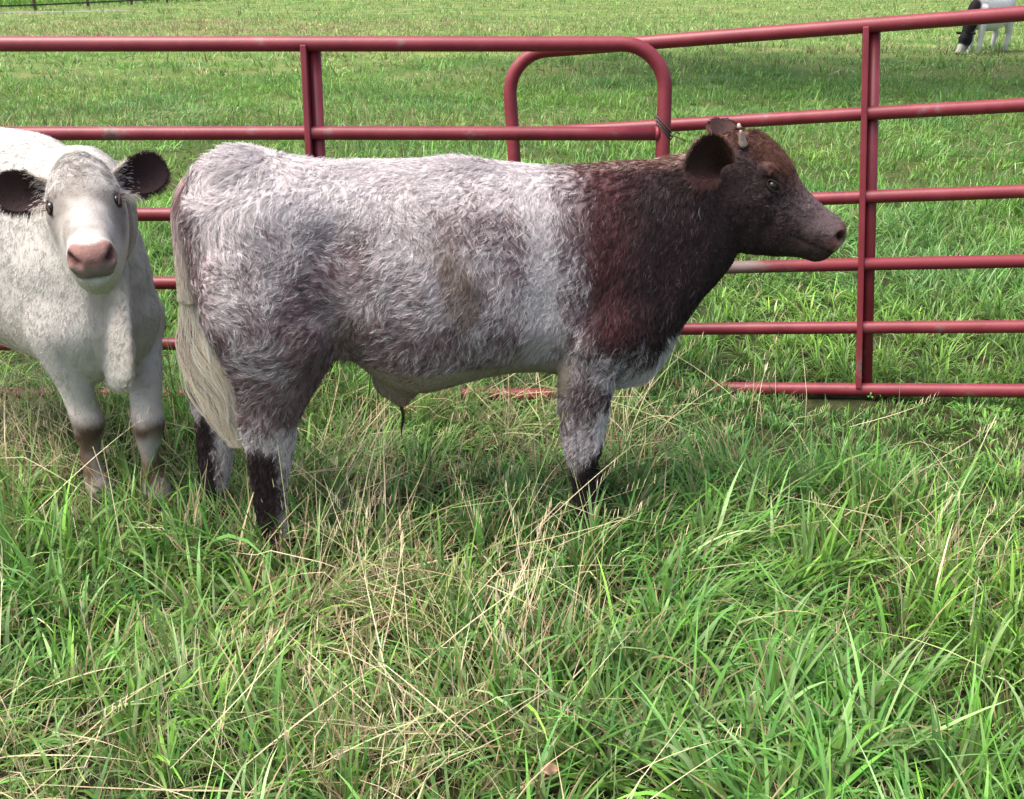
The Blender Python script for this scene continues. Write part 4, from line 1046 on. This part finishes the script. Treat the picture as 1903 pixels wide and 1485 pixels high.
# ================================================================== the grazing cow far off
cow = empty("cow", (11.35, 27.6, -0.01), "white cow with a black head grazing far off behind the top rail", "cow", math.radians(-142))
cow.scale = (1.12, 1.12, 1.12)
GHM = head_matrix((.80, .0, .36), 0, math.radians(62), 0, 1.0)
def cow_col(P, N=None):
    n = len(P); c = np.broadcast_to(np.array([.66, .66, .64]), (n, 3)) * (1 + .06 * vnoise(P, 4, 501)[:, None])
    b = sstep(.56, .66, P[:, 0] + .04 * vnoise(P, 7, 502)); c = mix(c, np.broadcast_to(np.array([.014, .012, .013]), (n, 3)), b)
    q = head_uvw(GHM, P); mz = (P[:, 0] > .6) * sstep(.22, .27, q[:, 0]) * sstep(.43, .40, q[:, 0]); c = mix(c, np.broadcast_to(np.array([.55, .53, .50]), (n, 3)), mz)
    lg = sstep(.18, .1, P[:, 2]); return mix(c, np.broadcast_to(np.array([.20, .16, .12]), (n, 3)), lg * .4)
def build_cow():
    mb = MB()
    trunk_loft(mb, [(-.72, 0, 1.0, .84, .05, .05), (-.68, 0, 1.14, .66, .15, .14), (-.58, 0, 1.20, .56, .22, .21), (-.40, 0, 1.20, .50, .25, .25), (-.1, 0, 1.18, .43, .26, .30), (.2, 0, 1.17, .44, .24, .28), (.4, 0, 1.17, .46, .19, .23), (.55, 0, 1.13, .50, .14, .19), (.64, 0, 1.03, .58, .10, .12)])
    A = interp_table([(.42, 0, .92, .17, .27), (.58, 0, .80, .15, .24), (.68, 0, .66, .13, .20), (.76, 0, .50, .11, .15), (.83, 0, .36, .095, .12)], 16); R = []
    for i, a in enumerate(A):
        t = A[min(i + 1, 15), :3] - A[max(i - 1, 0), :3]; t /= np.linalg.norm(t); lat = np.array([0, 1., 0]); up = np.cross(t, lat); R.append(sect(a[:3], lat, up, a[3], a[3], a[4], a[4], 28, 2.1))
    mb.rings(R); head_loft(mb, GHM, n=30)
    for (x, s, h) in ((-.52, -1, 1), (-.60, 1, 1), (.38, -1, 0), (.48, 1, 0)):
        top = .15 if h else .11
        leg_loft(mb, [(.95, x + .04, s * .13, top * .8, .08), (.78, x + .04, s * .16, top, .09), (.60, x + (.05 if h else 0), s * .15, top * .85, .08), (.46, x, s * .14, .085, .065), (.38, x - (.04 if h else 0), s * .135, .072, .060), (.22, x, s * .13, .055, .050), (.1, x + .01, s * .13, .046, .042), (0, x + .02, s * .13, .052, .046)])
        hoof_pair(mb, x + .02, s * .13, 0)
    b = skin_body(mb, "body", cow, .014, 5, [], cow_col, M_SKIN)
    for s in (-1, 1): ball("ear", (-.02, s * .16, .06), .07, flat_mat("black_ear", (.015, .012, .012), .8, .2), cow, (.35, 1, .5), GHM, 14)
    mb = MB(); mb.tube([(-.70, 0, 1.10), (-.76, 0, .95), (-.76, 0, .6), (-.75, 0, .35)], [.03, .02, .018, .04], 10); mb.build("tail", flat_mat("white_tail", (.6, .58, .55), .8, .2), cow)
build_cow()

# ------------------------------------------------------------------ fence far off, crop behind it
def far_fence():
    f = empty("fence", (-27.3, 66.8, 0), "dark brown post and rail fence at the far edge of the pasture", "fence")
    base = np.array([(-31.6, 50.0), (-29.4, 58.0), (-27.35, 66.8), (-26.9, 74.0), (-26.6, 81.6), (-26.3, 89), (-26.0, 97), (-22, 106), (-14, 113), (-4, 118), (8, 121)]) - np.array([-27.3, 66.8])
    for p in base:
        mb = MB(); mb.box(p[0] - .07, p[0] + .07, p[1] - .07, p[1] + .07, -.05, 1.35); mb.build("post", M_POST, f, smooth=False)
    for z in (.28, .72, 1.16):
        for a, b in zip(base[:-1], base[1:]):
            d = (b - a) / np.linalg.norm(b - a); nn = np.array([-d[1], d[0]]) * .02; mb = MB(); V = []
            for p in (a, b):
                for k, h in ((-1, -.045), (1, -.045), (1, .045), (-1, .045)): V.append((p[0] + k * nn[0], p[1] + k * nn[1], z + h))
            mb.add(V, [[0, 1, 2, 3], [7, 6, 5, 4], [0, 4, 5, 1], [1, 5, 6, 2], [2, 6, 7, 3], [3, 7, 4, 0]]); mb.build("rail", M_POST, f, smooth=False)
far_fence()

def crop():
    N = 26000; x = rng.uniform(-110, 40, N); y = rng.uniform(0, 60, N)
    line = np.interp(x, [-110, -60, -45, -31, -27, -24, -14, 8, 40], [40, 48, 52, 60, 84, 106, 116, 124, 128])
    xy = np.c_[x, line + y ** 1.1 + 1.2]
    n = N; c = mix(np.broadcast_to(np.array([.11, .26, .04]), (n, 3)), np.broadcast_to(np.array([.20, .34, .07]), (n, 3)), rng.random(n))
    V, F, C, _ = blades(n, np.c_[xy, np.full(n, -.02)], rng.uniform(.7, 1.5, n), rng.uniform(.10, .22, n), rng.uniform(0, 2 * PI, n), np.abs(rng.normal(.2, .2, n)), rng.gamma(2, .4, n), c * .8, c, 3)
    o = mesh_np("crop", V, F, M_GRASS, col=C); o["kind"] = "stuff"
crop()

# ------------------------------------------------------------------ shade tree standing right of the view, its crown reaching over the pasture
def shade_tree():
    t = empty("tree", (12.2, 20.5, 0), "broad leafy shade tree standing in the pasture right of the gate", "tree")
    mb = MB(); limbs = []
    mb.tube([(0, 0, -.2), (.05, 0, 1.5), (-.15, .1, 3.2), (-.6, .1, 5.2)], [.55, .42, .36, .28], 14)
    for k in range(11):
        a = 2 * PI * k / 11 + .2; rch = 5.0 + 2 * math.sin(3 * k); d = np.array([math.cos(a), math.sin(a)]) * rch + np.array([-4.2, 0])
        p = [(-.5, .1, 4.2 + .15 * k), (d[0] * .45, d[1] * .45, 5.8 + .12 * k), (d[0] * .8, d[1] * .8, 7.2), (d[0], d[1], 8.0 + .2 * (k % 3))]
        mb.tube(p, [.17, .12, .08, .03], 8); limbs.append(p)
    mb.build("trunk", M_TRUNK, t)
    C = []
    for k in range(110):
        a = rng.uniform(0, 2 * PI); r = rng.random() ** .5; C.append((-5.6 + 9.0 * r * math.cos(a), 6.6 * r * math.sin(a), 6.8 + 3.4 * (1 - r * r) * rng.random() + rng.normal(0, .4)))
    C = np.array(C); N = 60000; c = C[rng.integers(0, len(C), N)] + rng.normal(0, 1, (N, 3)) * np.array([.62, .62, .42])
    s = rng.uniform(.05, .11, N); u = rng.normal(0, 1, (N, 3)); u /= np.linalg.norm(u, axis=1)[:, None]; v = np.cross(u, rng.normal(0, 1, (N, 3))); v /= np.linalg.norm(v, axis=1)[:, None]
    V = np.stack([c - u * s[:, None], c + v * s[:, None] * .6, c + u * s[:, None], c - v * s[:, None] * .6], 1).reshape(-1, 3); F = np.arange(N * 4).reshape(-1, 4)
    col = np.repeat(mix(np.broadcast_to(np.array([.045, .10, .02]), (N, 3)), np.broadcast_to(np.array([.09, .17, .035]), (N, 3)), rng.random(N)), 4, axis=0)
    mesh_np("crown", V, F, M_LEAF, t, col=col, smooth=False)
shade_tree()

# a dead leaf lying in the near grass
def dead_leaf():
    V = []; F = []; n = 9
    for i in range(n):
        t = i / (n - 1); wdt = .013 * math.sin(PI * t) ** .7
        for k in (-1, 0, 1): V.append((t * .045 - .02, k * wdt, .004 * math.sin(6 * t) + .006 * abs(k)))
    for i in range(n - 1):
        for k in range(2): b = i * 3 + k; F.append([b, b + 1, b + 4, b + 3])
    o = mesh_np("dead_leaf", np.array(V), F, noise_mat("dead_leaf_skin", [(.3, (.38, .22, .12)), (.7, (.52, .33, .20))], scale=60, rough=.7))
    o.location = (.072, 1.80, .115); o.rotation_euler = (.9, .3, .5)
    sd = o.modifiers.new("s", 'SOLIDIFY'); sd.thickness = .0008
    o["label"] = "small orange brown dead leaf caught in the grass near the bottom edge"; o["category"] = "leaf"
dead_leaf()
